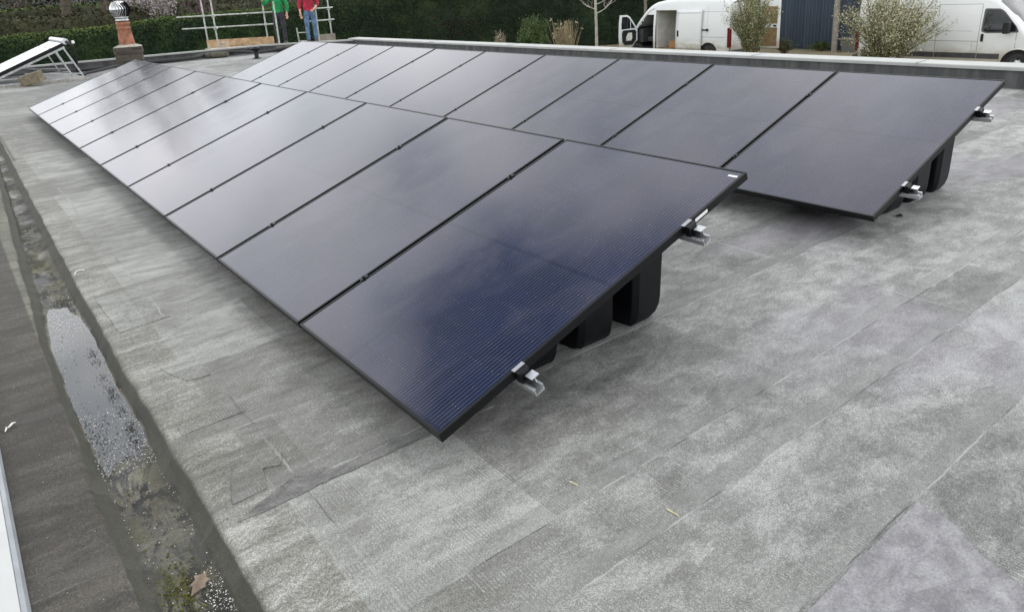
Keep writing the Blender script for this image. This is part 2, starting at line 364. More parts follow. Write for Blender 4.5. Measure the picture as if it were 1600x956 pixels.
# ------------------------------------------------------------------ light
SUN_EL=R_(60); SUN_AZ=R_(82)     # azimuth measured from +Y towards +X
def make_light():
    w=bpy.data.worlds.new('World'); scene.world=w; w.use_nodes=True; t=NT(w.node_tree)
    bg=w.node_tree.nodes['Background']; sky=t.node('ShaderNodeTexSky',sky_type='NISHITA'); sky.sun_disc=False
    sky.sun_elevation=SUN_EL; sky.sun_rotation=SUN_AZ
    d=t.gen(); x,y,z=t.sep(d)[:3]
    zc=t.m('MAXIMUM',z,0)
    q=t.comb(t.m('DIVIDE',x,t.add(zc,.25)),t.m('DIVIDE',y,t.add(zc,.25)),0)    # clouds on a flat layer
    n=t.noise(q,1.6,5,.55,.3); n2=t.noise(q,4.2,4,.55,.2)
    # overcast, brightest below 45 degrees, with a break in it to the north
    lum=t.ramp(zc,[(0,(.42,.42,.42)),(.10,(.60,.60,.60)),(.24,(.72,.72,.72)),(.34,(.74,.74,.74)),(.52,(.66,.66,.66)),(.64,(.64,.64,.64)),(.76,(.46,.46,.46)),(1,(.30,.30,.30))])
    lum=t.mul(t.sep(lum)[0],31)
    tex=t.add(t.lin(n,.3,.7,.62,1.26),t.mul(t.sub(n2,.5),.6))
    cl=t.mul(lum,tex)
    tint=t.mix(t.smooth(n2,.35,.65),(.925,.975,1.01),(.99,.98,.99))
    cc=t.mix(1.0,t.comb(cl,cl,cl),tint,'MULTIPLY')
    az=R_(13); el=R_(50); g=(math.cos(el)*math.sin(az),math.cos(el)*math.cos(az),math.sin(el))
    dp=t.node('ShaderNodeVectorMath',operation='DOT_PRODUCT'); t.put(dp.inputs[0],d); dp.inputs[1].default_value=g
    ang=t.m('ARCCOSINE',t.m('MINIMUM',dp.outputs['Value'],1)); ang=t.add(ang,t.mul(t.sub(n2,.5),.34))
    gap=t.smooth(ang,.33,.20)
    az2=R_(16); el2=R_(28.5); g2=(math.cos(el2)*math.sin(az2),math.cos(el2)*math.cos(az2),math.sin(el2))
    dp2=t.node('ShaderNodeVectorMath',operation='DOT_PRODUCT'); t.put(dp2.inputs[0],d); dp2.inputs[1].default_value=g2
    ang2=t.add(t.m('ARCCOSINE',t.m('MINIMUM',dp2.outputs['Value'],1)),t.mul(t.sub(n2,.5),.10))
    gap=t.m('MAXIMUM',gap,t.mul(t.smooth(ang2,.075,.02),.35))
    c=t.mix(t.mul(gap,.97),cc,sky.outputs[0])
    c=t.mix(t.smooth(z,.0,-.05),c,(2.6,2.5,2.2))
    t.l.new(c,bg.inputs[0]); bg.inputs[1].default_value=.1
    sd=bpy.data.lights.new('sun','SUN'); sd.energy=.9; sd.angle=R_(16); sd.color=(1,.965,.92)
    so=bpy.data.objects.new('sun',sd); COL.objects.link(so)
    v=Vector((math.cos(SUN_EL)*math.sin(SUN_AZ),math.cos(SUN_EL)*math.cos(SUN_AZ),math.sin(SUN_EL)))
    so.rotation_euler=v.to_track_quat('Z','Y').to_euler()
make_light()
vs=scene.view_settings; vs.view_transform='Standard'; vs.look='None'; vs.exposure=0; vs.gamma=1; vs.use_curve_mapping=False

# ------------------------------------------------------------------ roof and gutter
FAR=[(-4,20.9),(1.2,20.9),(4.9,20.55),(6.8,20.55),(9.12,18.9)]      # inner foot of the far parapet
PX=8.98                                                             # inner foot of the right-hand parapet
def make_roof():
    b=MB(); pts=[(-.45,-5),(PX+.05,-5),(PX+.05,18.99),(6.83,20.62),(4.9,20.62),(1.2,20.97),(-.45,20.97)]
    b.add([(x,y,0) for x,y in pts],[tuple(range(len(pts)))]); o=b.build('flat_roof',M['roof'],recalc=False); tag(o,'weathered grey felt flat roof around the solar panels','roof',kind='structure')
    # gutter grid
    def sh(y): return .0155*max(0,y-2.0)
    import mathutils
    N=mathutils.noise.noise
    prof=[(-1.13,.002,0),(-1.05,.0,0),(-.98,-.002,0),(-.935,-.002,.6),(-.915,-.003,1),(-.908,-.009,1),(-.893,-.034,1),(-.870,-.060,1),(-.852,-.072,.7),(-.82,-.074,0),(-.775,-.074,0),(-.73,-.073,0),(-.702,-.071,.7),(-.688,-.060,1),(-.668,-.034,1),(-.654,-.010,1),(-.646,-.002,1),(-.634,.0008,1),(-.60,.001,.6),(-.52,.001,0),(-.449,.0005,0)]
    ys=np.arange(-5,20.97,.05); vsx=[];fs=[];nc=len(prof)
    for y in ys:
        s=sh(y)
        for i,(x,z,k) in enumerate(prof):
            lf = i<9; dx = (2.0*s if lf else s); dx=min(dx,.30)
            if i==0: dx=0
            if i==nc-1 : dx=0
            if i>=nc-3: dx*= .2 if i==nc-2 else (.6 if i==nc-3 else 0)
            side=0.0 if lf else 31.7
            w=N(Vector((y*1.9+side,side,.3)))*.009+N(Vector((y*6.5,side+4,.3)))*.007+N(Vector((y*17,side+8,.3)))*.003
            zz=z+(N(Vector((x*9,y*5,2.2)))*.0045 if -.09<z<-.06 else 0)+(N(Vector((x*3,y*2.1,9)))*.003 if i<5 else 0)
            # hollow that holds the puddle
            yj=y+N(Vector((x*14,y*3,7)))*.22
            if 7<=i<=13: zz+= -.004+.016*(max(0,min(1,(1.02-yj)/.16))+max(0,min(1,(yj-2.15)/.75)))
            vsx.append((x+dx+w*k,y,zz))
    for j in range(len(ys)-1):
        for i in range(nc-1): a=j*nc+i; fs.append((a,a+1,a+nc+1,a+nc))
    b=MB(); b.add(vsx,fs,True); o=b.build('roof_gutter',M['gutter'],recalc=False); tag(o,'dirty sunken felt gutter running along the left roof edge','gutter',kind='structure')
    # standing water
    mw,t=mat('puddle_water'); ob=t.obj()
    setp(t,(.030,.034,.040),.04,0,t.bump(t.noise(ob,60,3),.04,.002)); 
    b=MB(); pts=[]
    for k in range(48):
        a=2*math.pi*k/48; sx=math.copysign(abs(math.cos(a))**.25,math.cos(a)); sy=math.copysign(abs(math.sin(a))**.25,math.sin(a)); pts.append((-.776+.113*sx+.006*(sy+1),1.9+1.3*sy,-.0655))
    b.add(pts,[tuple(range(48))]); o=b.build('puddle',mw,recalc=False); tag(o,'shallow puddle of rain water lying in the gutter','puddle',kind='structure')
make_roof()

def felt_patches():
    # hand-cut pieces of felt torched over the main sheets, each a few millimetres thick
    rng=random.Random(21)
    shapes=[([(-.585,.293),(-.545,.435),(-.50,.516),(-.441,.540),(-.386,.512),(-.362,.463),(-.395,.387),(-.445,.41),(-.475,.302)],.0045,'arched felt patch on the roof beside the gutter, left of the near panel corner'),
            ([(-.60,.205),(-.48,.262),(-.39,.300),(-.287,.275),(-.245,.236),(-.32,.205),(-.395,.195),(-.518,.195)],.0035,'dark wedge shaped felt patch between the gutter and the near panel corner'),
            ([(-.53,1.424),(-.46,1.432),(-.384,1.373),(-.387,1.205),(-.472,1.220),(-.520,1.352)],.004,'small felt patch by the gutter beside the puddle'),
            ([(-.60,.868),(-.48,.872),(-.372,.870),(-.369,.818),(-.48,.812),(-.60,.806)],.004,'narrow felt strip lapped across the roof beside the puddle'),
            ([(-.60,2.52),(-.36,2.56),(-.355,1.98),(-.59,1.95)],.0038,'long felt patch at the gutter rim beside the pale plastic offcut'),
            ([(-.33,.200),(.35,.185),(.36,.255),(-.25,.245)],.0042,'slim felt lap strip running under the near panel corner'),
            ([(.36,-1.075),(.95,-1.07),(.925,-1.19),(.86,-1.27),(.80,-1.45),(.40,-1.45)],.0035,'pale mauve felt sheet at the bottom right corner')]
    for pts,h,lab in shapes:
        n=len(pts); out=[]
        for i in range(n):
            a=Vector((*pts[i],0)); c=Vector((*pts[(i+1)%n],0)); m_=max(2,int((c-a).length/.035))
            for j in range(m_): q=a.lerp(c,j/m_); out.append((q.x+rng.gauss(0,.0014),q.y+rng.gauss(0,.0014)))
        b=MB(); k=len(out); b.add([(x,y,-.001) for x,y in out]+[(x,y,h) for x,y in out],[tuple(range(k,2*k))]+[(i,(i+1)%k,k+(i+1)%k,k+i) for i in range(k)])
        o=b.build('felt_patch',M['patch_mauve'] if 'mauve' in lab else (M['patch_dark'] if 'dark' in lab or 'slim' in lab else M['roof'])); tag(o,lab,'roofing patch','felt patches on the roof')
felt_patches()

def litter():
    # white petals and grit lying in the gutter: nobody could count it
    def scatter(name,n,m,size,f,label):
        b=MB()
        for _ in range(n):
            x,y,z=f(); s=random.uniform(*size); a=random.uniform(0,6.3); e=random.uniform(.4,1)
            p=[(x+s*math.cos(a),y+s*math.sin(a),z+random.uniform(0,.5)*s),(x-s*e*math.sin(a),y+s*e*math.cos(a),z),(x-s*math.cos(a),y-s*math.sin(a),z+random.uniform(0,.4)*s),(x+s*e*math.sin(a),y-s*e*math.cos(a),z)]
            b.add(p,[(0,1,2,3)])
        o=b.build(name,m,recalc=False); tag(o,label,'litter',kind='stuff')
    def fw():
        r=random.random()
        if r<.36: y=random.gauss(2.5,.25); x=random.uniform(-.87,-.69)
        elif r<.55: y=random.uniform(.8,1.35); x=random.uniform(-.87,-.69)
        elif r<.72: y=random.uniform(-.3,3); x=random.gauss(-.69,.010)
        elif r<.80: y=random.uniform(-.3,3); x=random.gauss(-.87,.008)
        elif r<.86: y=random.gauss(.02,.07); x=random.gauss(-.72,.02)
        else: y=random.uniform(-.4,7); x=random.uniform(-.87,-.68)+.02*max(0,y-2)
        return x,y,(-.0635 if 1.0<y<2.2 else -.0545-.009*max(0,min(1,(2.9-y)/.7))*(y>2))
    scatter('petal_litter',3600,M['white_bit'],(.0007,.0026),fw,'tiny white petals and flakes scattered in the wet gutter')
    def fd():
        r=random.random()
        if r<.45:
            q=random.choice([.95,1.02,1.1,1.14,1.3,1.42,1.5,1.66,1.85,1.95]); y=random.gauss(q,.03); x=random.gauss(-.725,.012)
        elif r<.65: y=random.gauss(1.12,.12); x=random.gauss(-.83,.025)
        else: y=random.uniform(-.2,5); x=random.uniform(-.87,-.69)+.02*max(0,y-2)
        return x,y,(-.0632 if 1.0<y<2.2 else -.0545-.009*max(0,min(1,(2.9-y)/.7))*(y>2))
    scatter('gutter_grit',900,M['dark_bit'],(.0014,.0050),fd,'black grit and leaf crumbs floating in the gutter')
    def fs_():
        y=random.uniform(-.5,4); return random.uniform(-1.12,-.93),y,.0035
    scatter('shelf_grit',60,M['white_bit'],(.0009,.0018),fs_,'pale specks on the dark felt ledge left of the gutter')
    # moss cushion
    b=MB()
    for _ in range(230):
        x=random.gauss(-.80,.026); y=random.gauss(.10,.09); s=random.uniform(.001,.0038)
        b.add([(x-s,y-s,-.060),(x+s,y-s,-.060),(x+s,y+s,-.060),(x-s,y+s,-.060),(x+random.gauss(0,.002),y,-.057+s*.7)],[(0,1,4),(1,2,4),(2,3,4),(3,0,4)])
    o=b.build('moss_patch',M['moss'],recalc=False); tag(o,'yellow green moss growing in the gutter by the brown leaf','moss',kind='stuff')
    # the big brown leaf: folded, with lobes
    out=[(-.045,.004),(-.02,.012),(-.012,.030),(.004,.018),(.022,.036),(.030,.014),(.040,.004),(.026,-.008),(.020,-.024),(.004,-.016),(-.010,-.030),(-.016,-.010)]
    b=MB(); vs=[(0,0,.009)]+[(x,y,.002+.010*abs(math.sin(i*1.7))) for i,(x,y) in enumerate(out)]
    b.add(vs,[(0,1+i,1+(i+1)%len(out)) for i in range(len(out))],True); b.tube([(.036,.002,.004),(.06,.010,.004)],.0012,5)
    o=b.build('dead_leaf',M['brown_leaf'],recalc=False); o.location=(-.752,.085,-.051); o.rotation_euler=(.1,-.1,.7); o.scale=(.85,.85,1.3)
    tag(o,'curled brown leaf lying beside the moss in the gutter','leaf')
    b=MB(); vs=[(0,0,.004)]+[(x*.33,y*.33,.001+.004*abs(math.sin(i*1.7))) for i,(x,y) in enumerate(out)]
    b.add(vs,[(0,1+i,1+(i+1)%len(out)) for i in range(len(out))],True)
    o=b.build('orange_leaf',M['orange_leaf'],recalc=False); o.location=(-.682,1.47,-.060); tag(o,'small crumpled orange leaf on the right edge of the puddle','leaf')
    b=MB(); b.tube([(-.585+.028*math.sin(a)-.01,3.04+.05*math.cos(a)*1.2,.006+.004*math.sin(a)) for a in np.linspace(-1.5,1.1,9)],.0028,6)
    o=b.build('cable_tie_offcut',M['white_bit']); tag(o,'curved white plastic offcut on the rim of the gutter','offcut')
    b=MB(); b.tube([(-1.106,1.30,.008),(-1.098,1.325,.010),(-1.092,1.318,.012),(-1.078,1.345,.010),(-1.068,1.35,.008)],[.002,.0045,.004,.004,.002],6)
    o=b.build('white_twig',M['white_bit']); tag(o,'short white twig on the dark ledge at the far left edge','twig')
    for (x,y,a,l,lab) in ((.27,-.34,1.75,.036,'short yellow chalk streak on the felt below the front row'),(.395,-.63,1.62,.048,'thin yellow chalk streak nearest the bottom edge of the photo')):
        b=MB(); n=9; pts=[]
        for s in (1,-1):
            for k in range(n):
                tt=k/(n-1) if s==1 else 1-k/(n-1); ww=.0028*math.sin(math.pi*tt)**.5*random.uniform(.5,1.2)+.0004
                pts.append((x+math.cos(a)*l*(tt-.5)-s*ww*math.sin(a),y+math.sin(a)*l*(tt-.5)+s*ww*math.cos(a),.0022))
        b.add(pts,[tuple(range(len(pts)))]); b.add([(p[0],p[1],.0005) for p in pts],[tuple(range(len(pts)))])
        o=b.build('chalk_mark',M['yellow_mark'],recalc=False); tag(o,lab,'mark','yellow chalk marks on the felt')
    b=MB()
    for dx,dy,s in ((0,0,.016),(.02,.008,.011),(-.016,.010,.010)):
        b.lathe([(0.001,0),(s,.002),(s*.8,s*.6),(s*.2,s*.9),(0.0005,s*.9)],8,(dx,dy,0))
    o=b.build('black_crumb',M['dark_bit']); o.location=(3.48,.18,.001); tag(o,'black crumb of dirt on the felt in front of the back row','debris')
litter()

def edge_trim():
    r=empty('edge_trim',(-1.13,0,0))
    b=MB(); b.extrude_y([(-.018,.004),(0,.004),(0,.016),(-.006,.034),(-.018,.038)],-5,21); b.build('grey_lip',M['grey_trim'],r)
    b=MB(); b.box(-.30,-.019,-5,21,-.11,.041); b.build('white_board',M['white_trim'],r,bevel=.004)
    tag(r,'white trim board with grey lip along the left roof edge','trim')
edge_trim()

# ------------------------------------------------------------------ parapets
def parapet(name,line,label,h=.235,w=.24):
    """line: inner foot; the wall stands outside it, cap overhangs"""
    P=[Vector((x,y,0)) for x,y in line]; n=len(P)
    def off(d):
        out=[]
        for i in range(n):
            a=(P[i]-P[i-1]).normalized() if i else None; c=(P[i+1]-P[i]).normalized() if i<n-1 else None
            if a is None: a=c
            if c is None: c=a
            na=Vector((-a.y,a.x,0)); nc=Vector((-c.y,c.x,0)); m=(na+nc).normalized(); out.append(P[i]+m*(d/max(.3,m.dot(na))))
        return out
    def sweep(mb,prof,y_extend=0):
        rows=[off(d) for d,z in prof]; k=len(prof); vs=[]
        for i in range(n):
            for j,(d,z) in enumerate(prof): vs.append((rows[j][i].x,rows[j][i].y,z))
        fs=[]
        for i in range(n-1):
            for j in range(k): j2=(j+1)%k; fs.append((i*k+j,i*k+j2,(i+1)*k+j2,(i+1)*k+j))
        fs+=[tuple(range(k)),tuple(range((n-1)*k,n*k))]; mb.add(vs,fs)
    r=empty(name,(line[0][0],line[0][1],0)); inv=Matrix.Translation(-r.location)
    def b2(nm,m,prof,bev=0):
        b=MB(); sweep(b,prof); b.v=[tuple(inv@Vector(v)) for v in b.v]; return b.build(nm,m,r,bevel=bev)
    return r,b2
def make_parapets():
    # right: runs away from the camera; outside lies towards +X, so walk it from far to near
    r,b2=parapet('parapet_wall',[(PX,19.0),(PX,-5)],'')
    b2('upstand',M['upstand'],[(0,.012),(-.03,.004),(-.075,.003),(-.08,-.02),(.10,-.02),(.30,-.02),(.30,.20),(.0,.20)])
    b2('coping',M['coping'],[(-.022,.203),(-.022,.236),(-.012,.246),(.34,.252),(.352,.242),(.352,.19),(.34,.19),(.338,.203)])
    for y in (2.6,5.05,8.1,11.2,14.4,17.5):
        b=MB(); b.box(-.0255,.355,y-19.0-.004,y-19.0+.004,.20,.2545); b.build('joint_strip',M['grey_trim'],r)
    tag(r,'long dark felt parapet with white coping in front of the vans','parapet')
    r,b2=parapet('parapet_wall',list(reversed(FAR)),'')
    b2('upstand',M['upstand'],[(0,.0),(0,-.02),(-.26,-.02),(-.26,.18),(0,.18)][::-1] if False else [(0,-.02),(.24,-.02),(.24,.185),(0,.185)])
    b2('coping',M['coping'],[(-.02,.188),(-.02,.215),(.27,.220),(.27,.18),(.258,.18),(.258,.188)])
    tag(r,'low dark parapet with pale coping at the far end below the scaffold','parapet')
make_parapets()

def building_walls():
    b=MB(); pts=[(-1.40,-5.05),(9.25,-5.05),(9.25,19.2),(6.95,20.75),(4.9,20.75),(1.2,21.1),(-1.40,21.1)]; n=len(pts)
    vs=[(x,y,GZ-.2) for x,y in pts]+[(x,y,-.13) for x,y in pts]
    b.add(vs,[(i,(i+1)%n,n+(i+1)%n,n+i) for i in range(n)])
    m,t=mat('wall_brick'); o=t.obj(); br=t.node('ShaderNodeTexBrick'); xx,yy,zz=t.sep(o)[:3]
    t.put(br.inputs['Vector'],t.comb(t.add(xx,yy),zz,0)); br.inputs['Scale'].default_value=1; br.inputs['Brick Width'].default_value=.225; br.inputs['Row Height'].default_value=.075; br.inputs['Mortar Size'].default_value=.008
    br.inputs['Color1'].default_value=(.22,.10,.07,1); br.inputs['Color2'].default_value=(.30,.15,.10,1); br.inputs['Mortar'].default_value=(.32,.30,.26,1)
    setp(t,br.outputs[0],.9)
    o=b.build('building_wall',m); tag(o,'brick walls of the flat roofed building below the roof edge','building')
building_walls()

# ------------------------------------------------------------------ solar array
ORD=['first','second','third','fourth','fifth','sixth','seventh','eighth','ninth','tenth']
def make_panel():
    r=empty('solar_panel')
    fr=MB(); d=.035; w=.011
    fr.box(0,L,0,w,-d,.0); fr.box(0,L,WM-w,WM,-d,0); fr.box(0,w,w,WM-w,-d,0); fr.box(L-w,L,w,WM-w,-d,0)
    fr.build('frame',M['frame'],r,bevel=.0012)
    g=MB(); g.box(w-.001,L-w+.001,w-.001,WM-w+.001,-.006,-.0022); g.build('glass',M['cells'],r)
    bs=MB(); bs.box(w,L-w,w,WM-w,-.009,-.0062); bs.build('backsheet',M['black_plastic'],r)
    return r
def make_tub():
    """black ballast tub: wedge with ribbed sides, rounded heel"""
    r=empty('ballast_tub'); b=MB()
    tb=math.tan(TILT)
    def top(x): return .13+x*tb-.060
    def outline(k):
        # plan outline, corrugated near (-y) side and far (+y) side, k = taper 0 bottom..1 top
        g=(1-k)*.012
        near=[(.34,.10),(.42,.02),(.58,0),(.73,0),(.755,.02),(.775,.16),(.85,.16),(.87,.02),(.895,0),(1.05,0),(1.075,.02),(1.095,.16),(1.175,.16),(1.195,.02),(1.22,0),(1.36,0),(1.392,.03)]
        pts=[(x,y+g) for x,y in near]; pts+= [(x,.62-y-g) for x,y in reversed(near)]
        return pts
    levels=[(0.0,.085),(.012,.050),(.035,.022),(.07,.005),(.11,0),(1.0,-.010)]; rings=[]
    for t_,ins in levels:
        ring=[]
        for (x,y) in outline(min(1,t_*2)):
            zt=max(.03,top(x)); cx=.87; cy=.31
            x2=x-(ins if x>1.3 else ins*.25 if x>1.2 else 0)+(ins*.4 if x<.5 else 0); y2=y+(ins*.35 if y<cy else -ins*.35)
            z=min(zt*.98,t_) if t_<.5 else zt
            ring.append((x2,y2,z))
        rings.append(ring)
    n=len(rings[0]); vs=[p for rg in rings for p in rg]; fs=[]
    for i in range(len(rings)-1):
        for k in range(n): k2=(k+1)%n; fs.append((i*n+k,i*n+k2,(i+1)*n+k2,(i+1)*n+k))
    b.add(vs,fs); b.add(rings[0],[tuple(range(n))]); b.add(rings[-1],[tuple(range(n))])
    b.build('tub_body',M['black_plastic'],r,bevel=.006)
    f=MB(); f.box(.36,1.37,.285,.335,.0,.035); 
    c,s=math.cos(TILT),math.sin(TILT)
    for yy in (.10,.52):
        a=(.38,yy,top(.38)+.012); e=(1.37,yy,top(1.37)+.012); f.bar(a,e,.05,.018)
    f.build('bearer',M['black_plastic'],r); return r
def make_rail(nm,length):
    """aluminium mounting rail (open channel) with clamps; local y runs along the row, z is normal to the modules"""
    r=empty('mounting_rail'); b=MB()
    y0=-.086; y1=length+.06
    # lower open channel with lips
    b.extrude_y([(-.020,-.040),(.020,-.040),(.020,-.012),(.012,-.012),(.012,-.015),(.017,-.015),(.017,-.037),(-.017,-.037),(-.017,-.015),(-.012,-.015),(-.012,-.012),(-.020,-.012)],y0,y1)
    b.extrude_y([(-.0215,-.0205),(-.0202,-.0205),(-.0202,-.0165),(-.0215,-.0165)],y0,y1)
    b.build('channel',M['alu'],r)
    b=MB(); b.extrude_y([(-.006,.0145),(.029,.0145),(.029,.0175),(-.006,.0175)],-.071,-.034); b.extrude_y([(.010,-.012),(.013,-.012),(.013,.0145),(.010,.0145)],-.066,-.036)
    b.build('end_plate',M['alu'],r)
    b=MB(); b.box(-.023,.023,-.030,-.001,-.012,.0355); b.box(-.013,.013,-.050,-.030,-.010,.008); b.build('end_clamp',M['black_plastic'],r,bevel=.002)
    b=MB(); b.box(-.025,.025,-.0085,.009,.0360,.0382); b.build('end_clamp_cap',M['alu_dull'],r)
    for k in range(1,10):
        y=k*WP-.010
        m=MB(); m.box(-.021,.021,y-.0145,y+.0145,.0358,.0382); m.box(-.022,.022,y-.006,y+.006,-.01,.0355); m.lathe([(.007,0),(.007,.007),(.0004,.007)],8,(0,y,.039))
        m.build('mid_clamp',M['frame'],r)
    return r
P0=make_panel(); T0=make_tub()
def place_array():
    first=True; firstt=True
    specs=[('front',(0,0,.13)),('back',(2.87354,.05583,.16785))]
    looks={0:'deep blue with a white sticker on its side',9:'pale with reflected cloud'}
    for row,(x0,y0,z0) in specs:
        grp='black solar panels of the %s row'%row
        for k in range(10):
            o=P0 if first else copy_tree(P0); first=False
            o.location=(x0,y0+k*WP,z0); o.rotation_euler=(random.uniform(-.0012,.0012),-TILT+random.uniform(-.001,.001),0)
            if k==0: lab='nearest black solar panel of the %s row%s'%(row,', showing fine silver lines' if row=='front' else ', under which a ballast tub shows')
            elif k==9: lab='farthest black solar panel of the %s row'%row
            else: lab='%s black solar panel from the near end of the %s row'%(ORD[k],row)
            tag(o,lab,'solar panel',grp)
        for k in range(10):
            o=T0 if firstt else copy_tree(T0); firstt=False
            o.location=(x0+(.03 if row=='back' else 0),y0+(.25 if row=='front' else .17)+k*WP,0)
            o.scale=(1,1,1 if row=='front' else 1.10)
            tag(o,'black ribbed ballast tub under the %s panel from the near end of the %s row'%(ORD[k],row) if k else 'black ribbed ballast tub at the near end of the %s row'%row,'ballast tub','ballast tubs under the %s row'%row)
    q=MB(); q.box(1.335,1.415,-.0012,-.0002,-.026,-.012); q.build('side_sticker',M['sticker'],P0)
    q=MB(); q.box(L-.05,L-.038,.016,.062,-.0021,-.0014); q.build('serial_label',M['sticker'],P0)
    c,s=math.cos(TILT),math.sin(TILT)
    R0=make_rail('mounting_rail',10*WP-.02); first=True
    for row,(x0,y0,z0) in specs:
        for u,nm in ((.355,'lower'),(1.285,'upper')):
            o=R0 if first else copy_tree(R0); first=False
            off=-.0358
            o.location=(x0+u*c-off*s,y0,z0+u*s+off*c); o.rotation_euler=(0,-TILT,0)
            tag(o,'%s bright aluminium mounting rail poking out under the %s row'%(nm,row),'rail','aluminium rails of the solar array')
place_array()

# ------------------------------------------------------------------ things on the far end of the roof
def chimney():
    r=empty('chimney',(2.78,18.0,0)); r.rotation_euler=(0,0,R_(-14))
    m,t=mat('old_brick'); o=t.obj(); x,y,z=t.sep(o)[:3]
    br=t.node('ShaderNodeTexBrick'); t.put(br.inputs['Vector'],t.comb(t.add(x,y),z,0)); br.inputs['Scale'].default_value=1; br.inputs['Brick Width'].default_value=.225; br.inputs['Row Height'].default_value=.075
    br.inputs['Mortar Size'].default_value=.007; br.inputs['Color1'].default_value=(.035,.028,.024,1); br.inputs['Color2'].default_value=(.10,.075,.062,1); br.inputs['Mortar'].default_value=(.075,.07,.06,1)
    n=t.noise(o,14,5,.7); c=t.mix(t.smooth(n,.4,.7),br.outputs[0],(.05,.05,.038)); c=t.mix(t.mul(t.smooth(t.noise(o,5,3),.6,.75),.5),c,(.20,.19,.17))
    setp(t,c,.95,0,t.bump(t.add(br.outputs[1],t.mul(n,-.6)),.6,.012))
    b=MB(); b.box(-.29,.29,-.29,.29,0,.60); b.box(-.31,.31,-.31,.31,.45,.595); b.build('brick_stack',m,r,bevel=.008)
    b=MB(); b.add([(-.31,-.31,.602),(.31,-.31,.602),(.31,.31,.602),(-.31,.31,.602),(-.16,-.16,.66),(.16,-.16,.66),(.16,.16,.66),(-.16,.16,.66)],[(0,1,5,4),(1,2,6,5),(2,3,7,6),(3,0,4,7),(4,5,6,7),(3,2,1,0)]); b.build('mortar_cap',M['mortar'],r,bevel=.01)
    b=MB(); b.lathe([(.180,.64),(.172,.72),(.156,.88),(.142,1.0),(.158,1.01),(.160,1.035),(.143,1.045),(.140,1.09),(.150,1.10),(.158,1.13),(.158,1.165),(.135,1.17),(.125,1.10)],32); b.build('chimney_pot',M['terracotta'],r)
    cw=MB(); cw.lathe([(.135,1.15),(.135,1.19),(.150,1.195),(.150,1.215),(.132,1.22),(.132,1.25),(.148,1.255),(.148,1.28),(.12,1.285),(.0005,1.285)],28); c_=cw.build('cowl',M['chrome'],r)
    inn=MB(); inn.lathe([(.0005,1.29),(.12,1.30),(.165,1.40),(.17,1.46),(.13,1.56),(.05,1.60),(.0005,1.60)],20); inn.build('cowl_core',M['dark_in'],c_)
    fins=MB(); nf=22
    for k in range(nf):
        a0=2*math.pi*k/nf; vs=[]
        for j in range(9):
            ph=j/8; zz=1.285+.34*ph; rr=.10+.125*math.sin(math.pi*(.12+.80*ph))**.8; tw=.45*math.sin(math.pi*ph)
            for da,dr in ((0,0),(.20,-.020)):
                a=a0+tw+da; vs.append(((rr+dr)*math.cos(a),(rr+dr)*math.sin(a),zz))
        fins.add(vs,[(2*j,2*j+1,2*j+3,2*j+2) for j in range(8)],True)
    fins.lathe([(.115,1.612),(.10,1.632),(.05,1.648),(.0005,1.652)],20); fins.build('cowl_vanes',M['chrome'],c_,recalc=False)
    g=MB()
    for a in (2.2,5.3,3.8): g.bar((.15*math.cos(a),.15*math.sin(a),1.20),(.24*math.cos(a),.24*math.sin(a),1.45),.008,.003)
    g.build('cowl_strap',M['alu_dull'],c_)
    tag(r,'short brick chimney with terracotta pot and shiny spinning cowl','chimney')
chimney()

